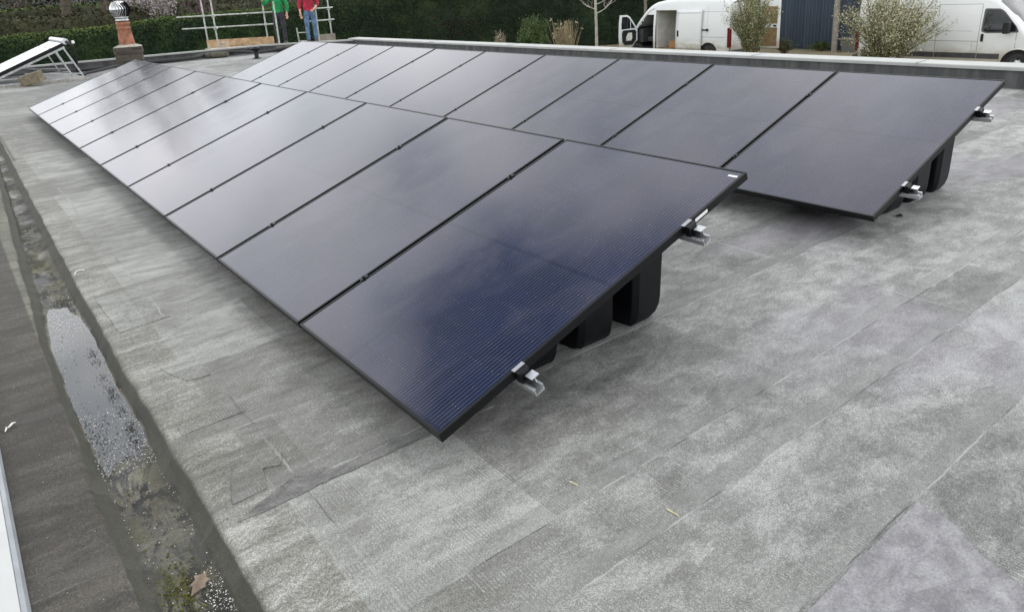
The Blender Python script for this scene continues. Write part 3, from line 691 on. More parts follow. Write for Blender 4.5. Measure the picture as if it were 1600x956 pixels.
def small_roof_things():
    r=empty('vent_pipe',(5.88,18.2,0))
    b=MB(); b.lathe([(.13,.0),(.115,.012),(.065,.03),(.055,.05),(.055,.22)],20); b.build('pipe',M['black_plastic'],r)
    b=MB(); b.lathe([(.05,.19),(.10,.205),(.115,.22),(.115,.275),(.10,.295),(.05,.31),(.0005,.312)],20); b.build('mushroom_cap',M['black_plastic'],r)
    b=MB(); b.box(-.30,-.11,-.02,.02,.235,.265); b.build('side_arm',M['black_plastic'],r)
    tag(r,'black mushroom capped vent pipe standing between the two rows','vent')
    # bolster-like sandbags by the parapet
    sb=simple('hessian',(.085,.08,.06),.95,0,.4,20,.5)
    for (x,y,rz,l,lab) in ((5.35,19.9,-.55,.62,'brown sausage shaped sandbag by the far parapet, left of the vent pipe'),(7.35,19.6,-.62,.75,'dark sausage shaped sandbag by the far parapet, right of the vent pipe')):
        b=MB(); n=14
        pts=[(l*(k/(n-1)-.5),.012*math.sin(k*1.3),.085) for k in range(n)]; rad=[.03+.055*math.sin(math.pi*min(1,max(0,.12+.76*k/(n-1))))**.4+.003*math.sin(k*2.3) for k in range(n)]
        b.tube(pts,rad,12); o=b.build('sandbag',sb); o.location=(x,y,0); o.rotation_euler=(0,0,rz); tag(o,lab,'sandbag','sandbags by the far parapet')
    # black hose and duct runs
    def hose(pts,rad,lab,nm='hose'):
        b=MB(); out=[]
        for i in range(len(pts)-1):
            for k in range(6):
                t=k/6; p0=Vector(pts[max(i-1,0)]);p1=Vector(pts[i]);p2=Vector(pts[i+1]);p3=Vector(pts[min(i+2,len(pts)-1)])
                out.append(.5*((2*p1)+(-p0+p2)*t+(2*p0-5*p1+4*p2-p3)*t*t+(-p0+3*p1-3*p2+p3)*t**3))
        out.append(Vector(pts[-1])); b.tube(out,rad,10); o=b.build(nm,M['black_rubber']); tag(o,lab,nm.replace('_',' '))
    hose([(1.7,18.3,.06),(1.95,18.7,.05),(2.4,19.3,.055),(2.9,19.9,.07),(3.3,20.1,.10)],.035,'thin black hose curving from the collector towards the chimney')
    hose([(3.2,20.1,.06),(4.0,19.9,.06),(4.7,19.8,.075),(5.1,20.1,.11),(5.9,20.1,.12)],.055,'thick black pipe lying along the far parapet right of the chimney','pipe_run')
    hose([(5.8,19.95,.13),(6.4,19.75,.06),(6.9,19.85,.06),(7.3,19.5,.12),(7.9,19.3,.13),(8.6,18.9,.10)],.038,'black hose looping along the far parapet behind the vent pipe')
    hose([(.2,20.3,.05),(1.1,20.0,.05),(1.8,19.9,.045),(2.5,19.95,.05)],.045,'black hose lying under the collector along the far parapet')
    # little white cap fitting beside chimney
    b=MB(); b.lathe([(.05,0),(.05,.05),(.035,.07),(.0005,.085)],14); o=b.build('white_fitting',M['white_bit']); o.location=(2.36,17.75,.02); tag(o,'small white fitting on the roof left of the chimney foot','fitting')
small_roof_things()

def collector():
    """aluminium framed thermal collector with header tube"""
    y0,y1=17.5,19.6; sl=math.tan(R_(21.5))
    r=empty('thermal_collector',(1.35,y0,0)); ox,oy=1.35,y0
    def P(x,y,z): return (x-ox,y-oy,z)
    xt,zt=1.40,.815; xb=-.75
    def zz(x): return zt-(xt-x)*sl
    m,t=mat('collector_sky_sheen'); o=t.obj(); setp(t,t.mix(t.noise(o,3,3),(.68,.72,.76),(.80,.83,.86)),.22,0)  # near-white base colour stands in for sky reflected in the cover
    b=MB(); d=Vector((xt-xb,0,zz(xt)-zz(xb))).normalized(); nrm=Vector((-d.z,0,d.x))
    def slab(mb,x0,x1,ya,yb,t0,t1):
        A=[Vector((x,y,zz(x)))+nrm*tt for tt in (t0,t1) for y in (ya,yb) for x in (x0,x1)]
        A=[P(*v) for v in A]; mb.add(A,[(0,1,3,2),(4,6,7,5),(0,4,5,1),(2,3,7,6),(0,2,6,4),(1,5,7,3)])
    slab(b,xb,xt-.27,y0+.03,y1-.03,-.01,.012); slab(b,xt-.25,xt-.02,y0+.03,y1-.03,-.01,.012); b.build('cover_sheet',m,r)
    b=MB(); slab(b,xb-.02,xt,y0-.01,y0+.028,-.06,.014); slab(b,xb-.02,xt,y1-.028,y1+.01,-.06,.014); slab(b,xb-.02,xb,y0+.03,y1-.03,-.06,.010); b.build('side_frame',M['frame'],r)
    b=MB(); slab(b,xb-.02,xt-.02,y0-.012,y0+.03,-.105,-.062); slab(b,xb-.02,xt-.02,y1-.03,y1+.012,-.105,-.062); b.build('carrier_rail',M['alu_dull'],r)
    b=MB(); b.tube([P(xt+.05,y0-.02,zz(xt)+.035),P(xt+.05,y1+.02,zz(xt)+.035)],.065,18); b.build('header_tube',M['alu'],r)
    b=MB(); b.tube([P(xt+.06,y0-.06,zz(xt)+.03),P(xt+.10,y0-.10,zz(xt)),P(xt+.17,y0-.08,zz(xt)-.08),P(xt+.20,y0+.1,zz(xt)-.30),P(xt+.22,y0+.5,.10),P(xt+.40,y0+.8,.05)],.033,10); b.build('insulated_pipe',M['black_rubber'],r)
    b=MB(); b.lathe([(.03,0),(.03,.06),(.0005,.065)],10,P(xt+.19,y0-.06,zz(xt)-.02)); b.build('white_valve',M['white_bit'],r)
    for y in (y0,y1):
        q=MB(); q.bar(P(xt-.02,y,zz(xt)-.09),P(1.67,y,.03),.035,.035); q.build('leg',M['alu_dull'],r)
        q=MB(); q.box(*[P(1.60,0,0)[0],P(1.76,0,0)[0]],y-oy-.05,y-oy+.05,0,.03); q.build('foot_plate',M['alu_dull'],r)
        q=MB(); q.bar(P(xt-.17,y,zz(xt-.17)-.1),P(1.45,y+.02,.08),.03,.03); q.build('strut',M['alu_dull'],r)
        q=MB(); q.bar(P(1.62,y,.13),P(.55,y,.24),.025,.025); q.build('brace',M['alu_dull'],r)
        q=MB(); q.bar(P(1.68,y,.055),P(-.8,y,.055),.04,.04); q.build('base_rail',M['alu_dull'],r)
    q=MB(); q.bar(P(1.60,y0,.14),P(.50,y1,.26),.02,.02); q.build('cross_brace',M['alu_dull'],r)
    q=MB(); q.box(P(-.9,0,0)[0],P(1.70,0,0)[0],-.12,.10,0,.032); q.build('base_slab',M['mortar'],r)
    tag(r,'tilted thermal collector, coloured pale as if reflecting sky, on an aluminium frame at the far left','solar collector')
    st=simple('sandstone_block',(.17,.145,.10),.95,0,.3,12,.4)
    b=MB(); b.box(-.22,.22,-.11,.11,0,.22); o=b.build('stone_block',st,bevel=.012); o.location=(.66,17.15,.0); o.rotation_euler=(R_(9),R_(-14),R_(-38)); o.location.z=.05; tag(o,'brown stone block resting against the base of the collector','block')
collector()

# ------------------------------------------------------------------ scaffold, ladder and the two people
DZ=.14
def scaffold():
    p1=Vector((6.03,22.88,0)); p2=Vector((5.92,21.51,0)); p3=Vector((7.54,21.75,0)); p4=Vector((7.37,20.37,0)); p5=Vector((9.15,20.52,0)); p6=Vector((8.62,20.30,0))
    r=empty('scaffold',(7,21,GZ)); off=-r.location
    def V(p,z): return Vector((p.x,p.y,z))+off
    for p,top in ((p1,2.2),(p2,2.15),(p3,2.3),(p4,1.42),(p5,2.2),(p6,1.25)):
        b=MB(); b.tube([V(p,GZ),V(p,top)],.0242,10); o=b.build('upright',M['galv'],r)
    a=(p3-p1).normalized(); a2=(p4-p2).normalized()
    def rail(A,B,z,e0=.0,e1=.0):
        d=(B-A).normalized(); b=MB(); b.tube([V(A-d*e0,z),V(B+d*e1,z)],.0242,10); b.build('rail',M['galv'],r)
    for z in (.74,1.10):
        rail(p1+Vector((.03,.05,0)),p3+Vector((.03,.05,0)),z,.75 if z<1 else .85,.25); rail(p2+Vector((.05,0,0)),p2+Vector((.3,.9,0)),z+.02,.35,.1)
        rail(p6+(p5-p6)*.0+Vector((-.1,.15,0)),p5+Vector((0,-.05,0)),z+.03,.1,.12)
    rail(p2,p4,.30,.3,.2) if False else None
    rail(p1,p3,DZ-.10,.2,1.8); rail(p2,p4,DZ-.10,.3,1.5); rail(p1,p2,DZ-.16,.1,.1); rail(p3,p4,DZ-.16,.1,.1)
    for p in (p1,p2,p3,p4,p5,p6):
        for z in (.74,1.10):
            if p is p4 or p is p6: continue
            b=MB(); b.box(-.04,.04,-.04,.04,-.035,.035,Matrix.Translation(V(p,z))); b.build('coupler',M['galv'],r,bevel=.008)
    # boards
    for k in range(4):
        A=p2.lerp(p1,.08+.23*k); B=p4.lerp(p3,.08+.23*k); e=(B-A).normalized(); b=MB(); b.bar(V(A-e*.15,DZ-.02),V(B+e*1.75,DZ-.02),.225,.038); b.build('deck_board',M['woodpale'],r)
    n=Vector((-a.y,a.x,0))
    b=MB(); b.bar(V(p1-a*.02-n*.04,DZ+.115),V(p3+a*.20-n*.04,DZ+.115),.038,.225); b.build('toe_board',M['wood'],r)
    b=MB(); b.bar(V(p2+a2*.02+n*.10,DZ+.10),V(p2+a2*.22+n*.30,DZ+.10),.038,.22); b.build('toe_board',M['woodpale'],r)
    b=MB(); b.bar(V(p6+Vector((.02,.20,0)),DZ+.10),V(p5+Vector((.1,-.02,0)),DZ+.10),.038,.22); b.build('toe_board',M['woodgrey'],r)
    b=MB(); b.tube([V(p2-a2*.28,-.1),V(p2-a2*.28,.26)],.0242,10); b.build('upright',M['galv'],r)
    tag(r,'steel tube scaffold tower with timber boards at the far roof edge','scaffold')
    # ladder
    r=empty('ladder',(8.12,20.4,GZ)); off=-r.location; A=Vector((8.01,20.46,0)); B=Vector((8.24,20.28,0)); out=Vector((.3,.35,0))
    for p in (A,B):
        b=MB(); b.bar(V(p+out,GZ) if False else (p+out+Vector((0,0,GZ))+off),(p+Vector((0,0,.60))+off),.03,.065); b.build('stile',M['galv'],r,bevel=.006)
    for k in range(10):
        z=.46-.25*k; f=(.6-z)/(.6-GZ); q=out*f; b=MB(); b.tube([A+q+Vector((0,0,z))+off,B+q+Vector((0,0,z))+off],.014,8); b.build('rung',M['galv'],r)
    tag(r,'aluminium ladder top rising between the two people','ladder')
scaffold()

def skinned(name,joints,edges,m,parent,sub=2,root=0):
    """joints: list of (co,radius or (rx,ry))"""
    me=bpy.data.meshes.new(name); me.from_pydata([j[0] for j in joints],edges,[]); o=bpy.data.objects.new(name,me); COL.objects.link(o)
    me.materials.append(m); o.parent=parent
    sk=o.modifiers.new('skin','SKIN'); sk.use_smooth_shade=True; sk.branch_smoothing=.4
    if not me.skin_vertices: 
        bm=bmesh.new(); bm.from_mesh(me); bm.verts.layers.skin.verify(); bm.to_mesh(me); bm.free()
    sv=me.skin_vertices[0].data
    for i,j in enumerate(joints):
        rr=j[1]; sv[i].radius=rr if isinstance(rr,tuple) else (rr,rr); sv[i].use_root=(i==root)
    s=o.modifiers.new('sub','SUBSURF'); s.levels=sub; s.render_levels=sub
    return o
def person(loc,rz,shirt,trous,label,larm,rarm,sleeve,scale=1.0,hair=None):
    """faces -y before rotation; x>0 is the figure's left. larm/rarm: (elbow,wrist,fingertip dir)"""
    r=empty('person',loc,(0,0,rz)); r.scale=(scale,)*3
    ank=.09; LEG={1:(.10,0.0),-1:(-.10,-.02)}
    J=[];E=[]
    def j(co,rad): J.append((co,rad)); return len(J)-1
    def e(a,b): E.append((a,b))
    pel=j((0,0,.95),(.155,.11)); wa=j((0,.01,1.10),(.135,.095)); ch=j((0,.01,1.30),(.165,.11)); up=j((0,.015,1.42),(.12,.08)); nk=j((0,.0,1.52),.056); jaw=j((0,-.02,1.60),.070); hd=j((0,-.012,1.68),(.085,.098)); cr=j((0,-.005,1.755),(.062,.075))
    for a,b in ((pel,wa),(wa,ch),(ch,up),(up,nk),(nk,jaw),(jaw,hd),(hd,cr)): e(a,b)
    nose=j((0,-.105,1.66),.016); e(hd,nose)
    hands=[]
    for s,arm in ((1,larm),(-1,rarm)):
        sh=j((s*.175,.015,1.42),.062); e(up,sh); el=j(arm[0],.043); wr=j(arm[1],.029); mid=j(tuple((Vector((s*.19,.015,1.40))+Vector(arm[0]))/2),.052); e(sh,mid); e(mid,el)
        fm=j(tuple(Vector(arm[0]).lerp(Vector(arm[1]),.4)),.040); e(el,fm); e(fm,wr)
        d=Vector(arm[2]).normalized(); pa=j(tuple(Vector(arm[1])+d*.055),(.036,.020)); e(wr,pa)
        side=d.cross(Vector((0,1,0)));
        if side.length<.1: side=Vector((1,0,0))
        side.normalize(); curl=Vector((0,-.5,-.2)) if True else 0
        for k,(o_,ln) in enumerate(((-.027,.070),(-.009,.080),(.009,.075),(.026,.058))):
            b0=Vector(arm[1])+d*.085+side*o_; m1=b0+d*ln*.5+Vector((0,-.006,0)); t1=m1+(d*.75+Vector((0,-.5,0))).normalized()*ln*.5
            i0=j(tuple(b0),.0105); i1=j(tuple(m1),.0095); i2=j(tuple(t1),.0075); e(pa,i0); e(i0,i1); e(i1,i2)
        th0=Vector(arm[1])+d*.03+side*(-.034*1)+Vector((0,-.012,0)); th1=th0+(d*.7-side*.5).normalized()*.045
        i0=j(tuple(th0),.012); i1=j(tuple(th1),.009); e(pa,i0) if False else e(wr,i0); e(i0,i1)
    for s in (1,-1):
        lx,ly=LEG[s]; hp=j((s*.095,0,.90),.092); e(pel,hp); th=j((s*.10,-.005,.70),.078); kn=j((s*.105,-.01,.49),.054); cf=j((s*.108,.012,.34),.056); an=j((s*.11,.01,.09),.036)
        for a,b in ((hp,th),(th,kn),(kn,cf),(cf,an)): e(a,b)
        to=j((s*.122,-.10,.04),.022); hl=j((s*.112,.02,.045),.026); e(an,to); e(an,hl)
    body=skinned('body',J,E,M['skin'],r,2)
    # face: eyes, mouth, ears
    b=MB()
    for s in (1,-1): b.lathe([(.0005,-.010),(.009,-.006),(.012,0),(.009,.006),(.0005,.010)],10,(s*.032,-.098,1.685))
    b.build('eyes',M['dark_in'],r)
    b=MB(); b.tube([(-.022,-.092,1.622),(0,-.098,1.62),(.022,-.092,1.622)],.005,6); b.build('mouth',simple('lips',(.35,.12,.10),.5),r)
    b=MB()
    for s in (1,-1): b.lathe([(.0005,-.03),(.014,-.02),(.017,0),(.013,.02),(.0005,.03)],8,(s*.088,.0,1.67))
    b.build('ears',M['skin'],r)
    hb=MB(); hb.lathe([(.093,1.69),(.104,1.73),(.100,1.78),(.075,1.825),(.03,1.845),(.0005,1.848)],20,(0,.012,0)); hb.build('hair',M['hair'],r)
    # jersey
    J2=[];E2=[]
    def j2(co,rad): J2.append((co,rad)); return len(J2)-1
    a=j2((0,0,.86),(.185,.135)); b_=j2((0,.01,1.06),(.168,.122)); c=j2((0,.01,1.28),(.188,.130)); d_=j2((0,.015,1.40),(.150,.100)); n_=j2((0,.005,1.485),(.070,.066)); E2+= [(a,b_),(b_,c),(c,d_),(d_,n_)]
    for s,arm in ((1,larm),(-1,rarm)):
        sh=j2((s*.18,.015,1.415),.078); E2.append((d_,sh)); el=j2(arm[0],.060); mm=j2(tuple((Vector((s*.19,.015,1.40))+Vector(arm[0]))/2),.068); E2+=[(sh,mm),(mm,el)]
        fr=j2(tuple(Vector(arm[0]).lerp(Vector(arm[1]),sleeve)),.048); E2.append((el,fr))
    skinned('jersey',J2,E2,shirt,r,2)
    J3=[];E3=[]
    def j3(co,rad): J3.append((co,rad)); return len(J3)-1
    a=j3((0,0,1.06),(.158,.115)); b_=j3((0,0,.93),(.168,.122)); E3.append((a,b_))
    for s in (1,-1):
        hp=j3((s*.097,0,.84),.104); th=j3((s*.102,-.005,.68),.090); kn=j3((s*.108,-.008,.48),.070); cf=j3((s*.11,.008,.30),.066); an=j3((s*.112,.012,.075),.062); E3+=[(b_,hp),(hp,th),(th,kn),(kn,cf),(cf,an)]
    skinned('trousers',J3,E3,trous,r,2)
    for s in (1,-1):
        J4=[((s*.112,.085,.055),.066),((s*.115,-.02,.060),.068),((s*.122,-.12,.045),(.062,.046)),((s*.127,-.20,.035),(.046,.034))]
        skinned('shoe',J4,[(0,1),(1,2),(2,3)],M['shoe'],r,2)
    tag(r,label,'person'); return r
face=math.atan2(-22.2,-8.9)+math.pi/2   # towards the camera
person((7.60,20.72,DZ),face-.15,M['green_cloth'],M['dark_cloth'],'person in green jersey and dark trousers holding a scaffold pole',
       ((.30,.0,1.14),(.27,-.10,.90),(0,-.2,-1)),((-.36,-.10,1.18),(-.36,-.26,1.36),(.1,-.4,1)),.85)
person((8.33,20.12,DZ),face+.10,M['red_cloth'],M['denim'],'person in red jersey and blue jeans standing by the ladder',
       ((.29,.01,1.14),(.15,-.17,1.00),(-.8,-.3,-.45)),((-.27,.02,1.12),(-.26,-.08,.88),(.1,-.1,-1)),.55)

# ------------------------------------------------------------------ ground beyond
def ground():
    m,t=mat('gravel_and_turf'); o=t.obj(); x,y,z=t.sep(o)[:3]
    n=t.noise(o,.35,5,.6); n2=t.noise(o,14,4,.7); n3=t.noise(o,2.5,4,.6)
    grass=t.ramp(n2,[(.3,(.03,.05,.014)),(.6,(.09,.12,.035)),(.8,(.16,.17,.07))])
    gravel=t.ramp(n2,[(.3,(.16,.13,.08)),(.55,(.29,.245,.16)),(.8,(.42,.37,.27))])
    f=t.smooth(t.add(t.mul(t.sub(n,.5),3.0),t.sub(x,23.5)),-.5,.8)
    f=t.mul(f,t.smooth(t.add(x,t.mul(n3,1.0)),31.0,30.2))
    setp(t,t.mix(f,grass,gravel),.95,0,t.bump(n2,.4,.02))
    b=MB(); b.add([(-400,-400,GZ),(600,-400,GZ),(600,600,GZ),(-400,600,GZ)],[(0,1,2,3)]); o=b.build('ground',m,recalc=False); tag(o,kind='structure')
ground()

# --- leafy helpers (numpy) ----------------------------------------------------------
def leaf_mesh(name,pts,size,mats,parent=None,mi=None,aspect=.6,nrm=None):
    """one small bent quad per point"""
    n=len(pts); pts=np.asarray(pts); s=RNG.uniform(size[0],size[1],n)[:,None]
    d=RNG.normal(size=(n,3)); d/=np.linalg.norm(d,axis=1)[:,None]
    if nrm is not None:
        d=d*.75+np.asarray(nrm)*.8; d/=np.linalg.norm(d,axis=1)[:,None]
    a=np.cross(d,RNG.normal(size=(n,3))); a/=np.linalg.norm(a,axis=1)[:,None]; b=np.cross(d,a)
    v=np.stack([pts+a*s,pts+b*s*aspect,pts-a*s,pts-b*s*aspect],1).reshape(-1,3)
    me=bpy.data.meshes.new(name); me.vertices.add(4*n); me.vertices.foreach_set('co',v.ravel())
    me.loops.add(4*n); me.loops.foreach_set('vertex_index',np.arange(4*n,dtype=np.int32)); me.polygons.add(n); me.polygons.foreach_set('loop_start',np.arange(0,4*n,4,dtype=np.int32)); me.polygons.foreach_set('loop_total',np.full(n,4,dtype=np.int32))
    if not isinstance(mats,(list,tuple)): mats=[mats]
    for m in mats: me.materials.append(m)
    if mi is not None: me.polygons.foreach_set('material_index',np.asarray(mi,dtype=np.int32))
    me.update(); me.validate()
    o=bpy.data.objects.new(name,me); COL.objects.link(o)
    if parent: o.parent=parent
    return o
from mathutils import noise as mnoise
def hedge(name,line,tops,thick,mats,label,n_leaf,leaf=(.04,.09),z0=GZ,top_mat=True,browned=None,cat='hedge'):
    """trimmed hedge following a polyline (front face); core mesh plus leaf faces"""
    r=empty(name,(line[0][0],line[0][1],z0)); off=np.array([-line[0][0],-line[0][1],-z0])
    P=[np.array(p,float) for p in line]; seg=[np.linalg.norm(P[i+1]-P[i]) for i in range(len(P)-1)]; T=sum(seg)
    def at(s):
        i=0
        while i<len(seg)-1 and s>seg[i]: s-=seg[i]; i+=1
        f=min(1,max(0,s/seg[i])); p=P[i]+(P[i+1]-P[i])*f; d=(P[i+1]-P[i])/seg[i]; return p,d,tops[i]+(tops[i+1]-tops[i])*f
    b=MB(); ns=max(4,int(T/.35)); rows=[]
    for k in range(ns+1):
        p,d,zt=at(T*k/ns); nn=np.array([d[1],-d[0]]); ring=[]   # nn: away from the line towards -normal
        prof=[(0,z0-.1)]+[(.0,z0+(zt-z0)*f) for f in (.2,.4,.6,.8,.93)]+[(-.12,zt-.03)]+[(-thick*f,zt) for f in (.35,.65,.9)]+[(-thick,zt-.15),(-thick,z0-.1)]
        for (o_,z) in prof:
            q=p+nn*o_; w=mnoise.noise(Vector((q[0]*.9,q[1]*.9,z*.9)))*.14+mnoise.noise(Vector((q[0]*2.6,q[1]*2.6,z*2.6)))*.08
            ring.append((q[0]+nn[0]*w,q[1]+nn[1]*w,z+(w*.6 if z>z0+.5 else 0)))
        rows.append(ring)
    k2=len(rows[0]); vs=[tuple(np.array(v)+off) for rg in rows for v in rg]
    fs=[(i*k2+j,i*k2+j+1,(i+1)*k2+j+1,(i+1)*k2+j) for i in range(ns) for j in range(k2-1)]
    b.add(vs,fs,True); b.add(rows[0] and [tuple(np.array(v)+off) for v in rows[0]],[tuple(range(k2))]); b.add([tuple(np.array(v)+off) for v in rows[-1]],[tuple(range(k2))])
    b.build('dense_core',mats[0],r,recalc=True)
    pts=[];mi=[];nr=[]
    for _ in range(n_leaf):
        s=RNG.uniform(0,T); p,d,zt=at(s); nn=np.array([d[1],-d[0]]); h=zt-z0; u=RNG.uniform(0,h+thick*.9)
        if u<h:
            z=z0+u; q=p+nn*RNG.uniform(-.06,.10); n3=(nn[0],nn[1],.25)
        else:
            z=zt+RNG.uniform(-.05,.10); q=p-nn*(u-h); n3=(0,0,1)
        w=mnoise.noise(Vector((q[0]*.9,q[1]*.9,z*.9)))*.14+mnoise.noise(Vector((q[0]*2.6,q[1]*2.6,z*2.6)))*.08
        pts.append((q[0]+nn[0]*w+off[0],q[1]+nn[1]*w+off[1],z+(w*.6 if z>z0+.5 else 0)+off[2])); nr.append(n3)
        m_=0
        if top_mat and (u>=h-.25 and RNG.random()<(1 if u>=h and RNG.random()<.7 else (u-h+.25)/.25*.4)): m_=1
        elif browned and RNG.random()<browned(s,z)*.9: m_=2
        mi.append(m_)
    leaf_mesh('foliage',pts,leaf,mats,r,mi,.6,nr)
    tag(r,label,cat); return r
hedge('hedge',[(-7,27.5),(.9,25.8),(4.4,27.2),(7.6,30),(10.9,31.3),(14.4,32.6)],[1.10,.72,.80,.97,1.0,1.10],1.3,[M['hedge'],M['hedge_lit'],M['far_hedge']],'clipped green hedge with top coloured as lit behind chimney and scaffold',76000,(.022,.052))
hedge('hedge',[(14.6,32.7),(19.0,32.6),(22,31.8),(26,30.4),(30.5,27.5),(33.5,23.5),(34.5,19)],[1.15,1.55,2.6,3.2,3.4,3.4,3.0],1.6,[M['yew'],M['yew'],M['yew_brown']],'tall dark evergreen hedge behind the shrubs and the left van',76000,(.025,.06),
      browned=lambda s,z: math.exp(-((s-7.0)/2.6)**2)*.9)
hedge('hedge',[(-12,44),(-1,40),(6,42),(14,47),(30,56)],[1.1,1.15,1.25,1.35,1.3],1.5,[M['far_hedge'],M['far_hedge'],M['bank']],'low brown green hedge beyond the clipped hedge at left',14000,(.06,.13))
hedge('hedge',[(-20,55),(-2,50),(9,54),(24,62)],[1.55,1.6,1.75,1.7],1.5,[M['far_hedge'],M['hedge_lit'],M['bank']],'farthest pale topped hedge at the foot of the wood',9000,(.07,.15))

# --- woodland -----------------------------------------------------------------------
def branchy(b,base,height,rad,rng,depth=4,spread=.55,droop=0,first=.35,nside=5,twigs=None,kids=(3,5),minr=.004):
    """recursive tapered limbs into mesh builder b"""
    def grow(p,d,l,r,lev):
        n=4 if lev<2 else 3; pts=[p.copy()]; rads=[r]; q=p.copy(); dd=d.copy()
        for k in range(n):
            dd=(dd+Vector((rng.gauss(0,.10),rng.gauss(0,.10),rng.gauss(0,.06)+(.05 if lev<3 else -droop)))).normalized(); q=q+dd*l/n; pts.append(q.copy()); rads.append(max(minr*.6,r*(1-.62*(k+1)/n)))
        b.tube(pts,rads,nside if lev==0 else (4 if lev<2 else 3),caps=False)
        if twigs is not None and lev>=depth-1: twigs.extend([tuple(x) for x in pts[1:]])
        if lev>=depth: return
        for _ in range(rng.randint(*kids)+(2 if lev==0 else 0)):
            f=rng.uniform(first if lev==0 else .25,1); i=min(n-1,int(f*n)); base_=pts[i].lerp(pts[i+1],f*n-i); side=Vector((rng.gauss(0,1),rng.gauss(0,1),rng.gauss(0,.35))).normalized()
            nd=(dd*(1-spread)+side*spread+Vector((0,0,.18))).normalized(); grow(base_,nd,l*rng.uniform(.42,.68),max(minr,rads[i]*rng.uniform(.4,.62)),lev+1)
    grow(Vector(base),Vector((0,0,1)),height*.62,rad,0)
def bare_tree(x,y,h,rad,label,m,seed,depth=4,group=None,kids=(3,5),minr=.010,cat='tree',spread=.55,blossom=None,nm='bare_tree'):
    rng=random.Random(seed); r=empty(nm,(x,y,GZ)); tr=MB(); tw=[]
    trunk=MB(); trunk.tube([(0,0,-.1),(0.02,0,h*.12),(-.02,.02,h*.25),(0,0,h*.34)],[rad*1.25,rad,rad*.9,rad*.8],8); trunk.build('trunk',m,r)
    branchy(tr,(0,0,h*.30),h*.95,rad*.8,rng,depth,spread,0,.05,6,tw,kids,minr); tr.build('crown',m,r,recalc=False)
    if blossom:
        p=np.array(tw); idx=RNG.integers(0,len(p),blossom[1]); leaf_mesh('blossom',p[idx]+RNG.normal(0,.10,(blossom[1],3)),blossom[2],blossom[0],r)
    tag(r,label,cat,group); return r
def woodland():
    lab=['bare brown tree in the wood behind the collector','bare grey tree behind the chimney','thin bare tree between chimney and scaffold','bare tree above the scaffold rail','dark bare tree at the far left corner','bare tree behind the green jersey','bare tree behind the red jersey','wide bare tree deep in the left wood','leaning bare tree right of the collector','pale bare tree past the far hedge','slim bare tree behind the pink shrub','bare tree left of the evergreen hedge']
    spots=[(-1.5,60,6),(3.8,57,7),(7.5,60,7.5),(12,62,7.5),(-6,58,6.5),(17.5,63,7.5),(21,62,7.5),(1.2,66,7),(5.8,70,8),(10,72,8),(14.5,70,8),(25,66,7)]
    for i,((x,y,h),l) in enumerate(zip(spots,lab)):
        bare_tree(x,y,h,.16+.02*(i%3),l,M['bark'] if i%3 else M['bark_grey'],100+i,4,'bare trees of the wood at left',(3,4),.016)
    # the two taller trees whose crowns show as dark smudges in the front row
    bare_tree(5.2,44,10.2,.30,'tall bare tree just beyond the brown hedge','%s'%'' and None or M['bark'],331,5,None,(4,5),.022)
    bare_tree(7.4,46,9.2,.24,'second tall bare tree beyond the brown hedge, nearer the scaffold',M['bark'],332,5,None,(4,4),.022)
    # bank of undergrowth climbing behind
    pts=[];n=42000
    X=RNG.uniform(-40,75,n); Y=66+RNG.uniform(0,26,n)+.0*X; u=RNG.random(n)
    H=GZ+.3+(Y-64)*.16+u**1.6*(2.6+1.6*np.array([mnoise.noise(Vector((a*.22,b_*.22,1))) for a,b_ in zip(X,Y)]))
    leaf_mesh('undergrowth',np.stack([X,Y,H],1),(.07,.24),[M['bank'],M['far_hedge'],M['yew']],None,RNG.choice([0,0,0,1,2],n)); o=bpy.data.objects['undergrowth']; tag(o,'dense brown undergrowth filling the wood','undergrowth',kind='stuff')
    b=MB(); vs=[];fs=[];nx,ny=60,14
    for j in range(ny):
        for i in range(nx):
            x=-120+i*5.0; y=62+j*6; z=GZ-.2+max(0,(y-62))*.16+mnoise.noise(Vector((x*.08,y*.08,3)))*1.2*min(1,j/2); vs.append((x,y,z))
    fs=[(j*nx+i,j*nx+i+1,(j+1)*nx+i+1,(j+1)*nx+i) for j in range(ny-1) for i in range(nx-1)]; b.add(vs,fs,True); o=b.build('hill_bank',M['bank'],recalc=False); tag(o,kind='structure')
    # blossom tree, purple shrub
    bare_tree(9.2,43,4.1,.09,'small tree in pale blossom behind the scaffold poles',M['bark_grey'],51,4,None,(3,5),.010,'tree',.6,(M['blossom'],2600,(.03,.07)),'blossom_tree')
    bare_tree(11.3,41.5,4.4,.07,'slim purple stemmed tree seen between the scaffold poles',simple('purple_bark',(.16,.085,.12),.9,0,.3,8),52,4,None,(3,5),.010,'tree',.4)
woodland()
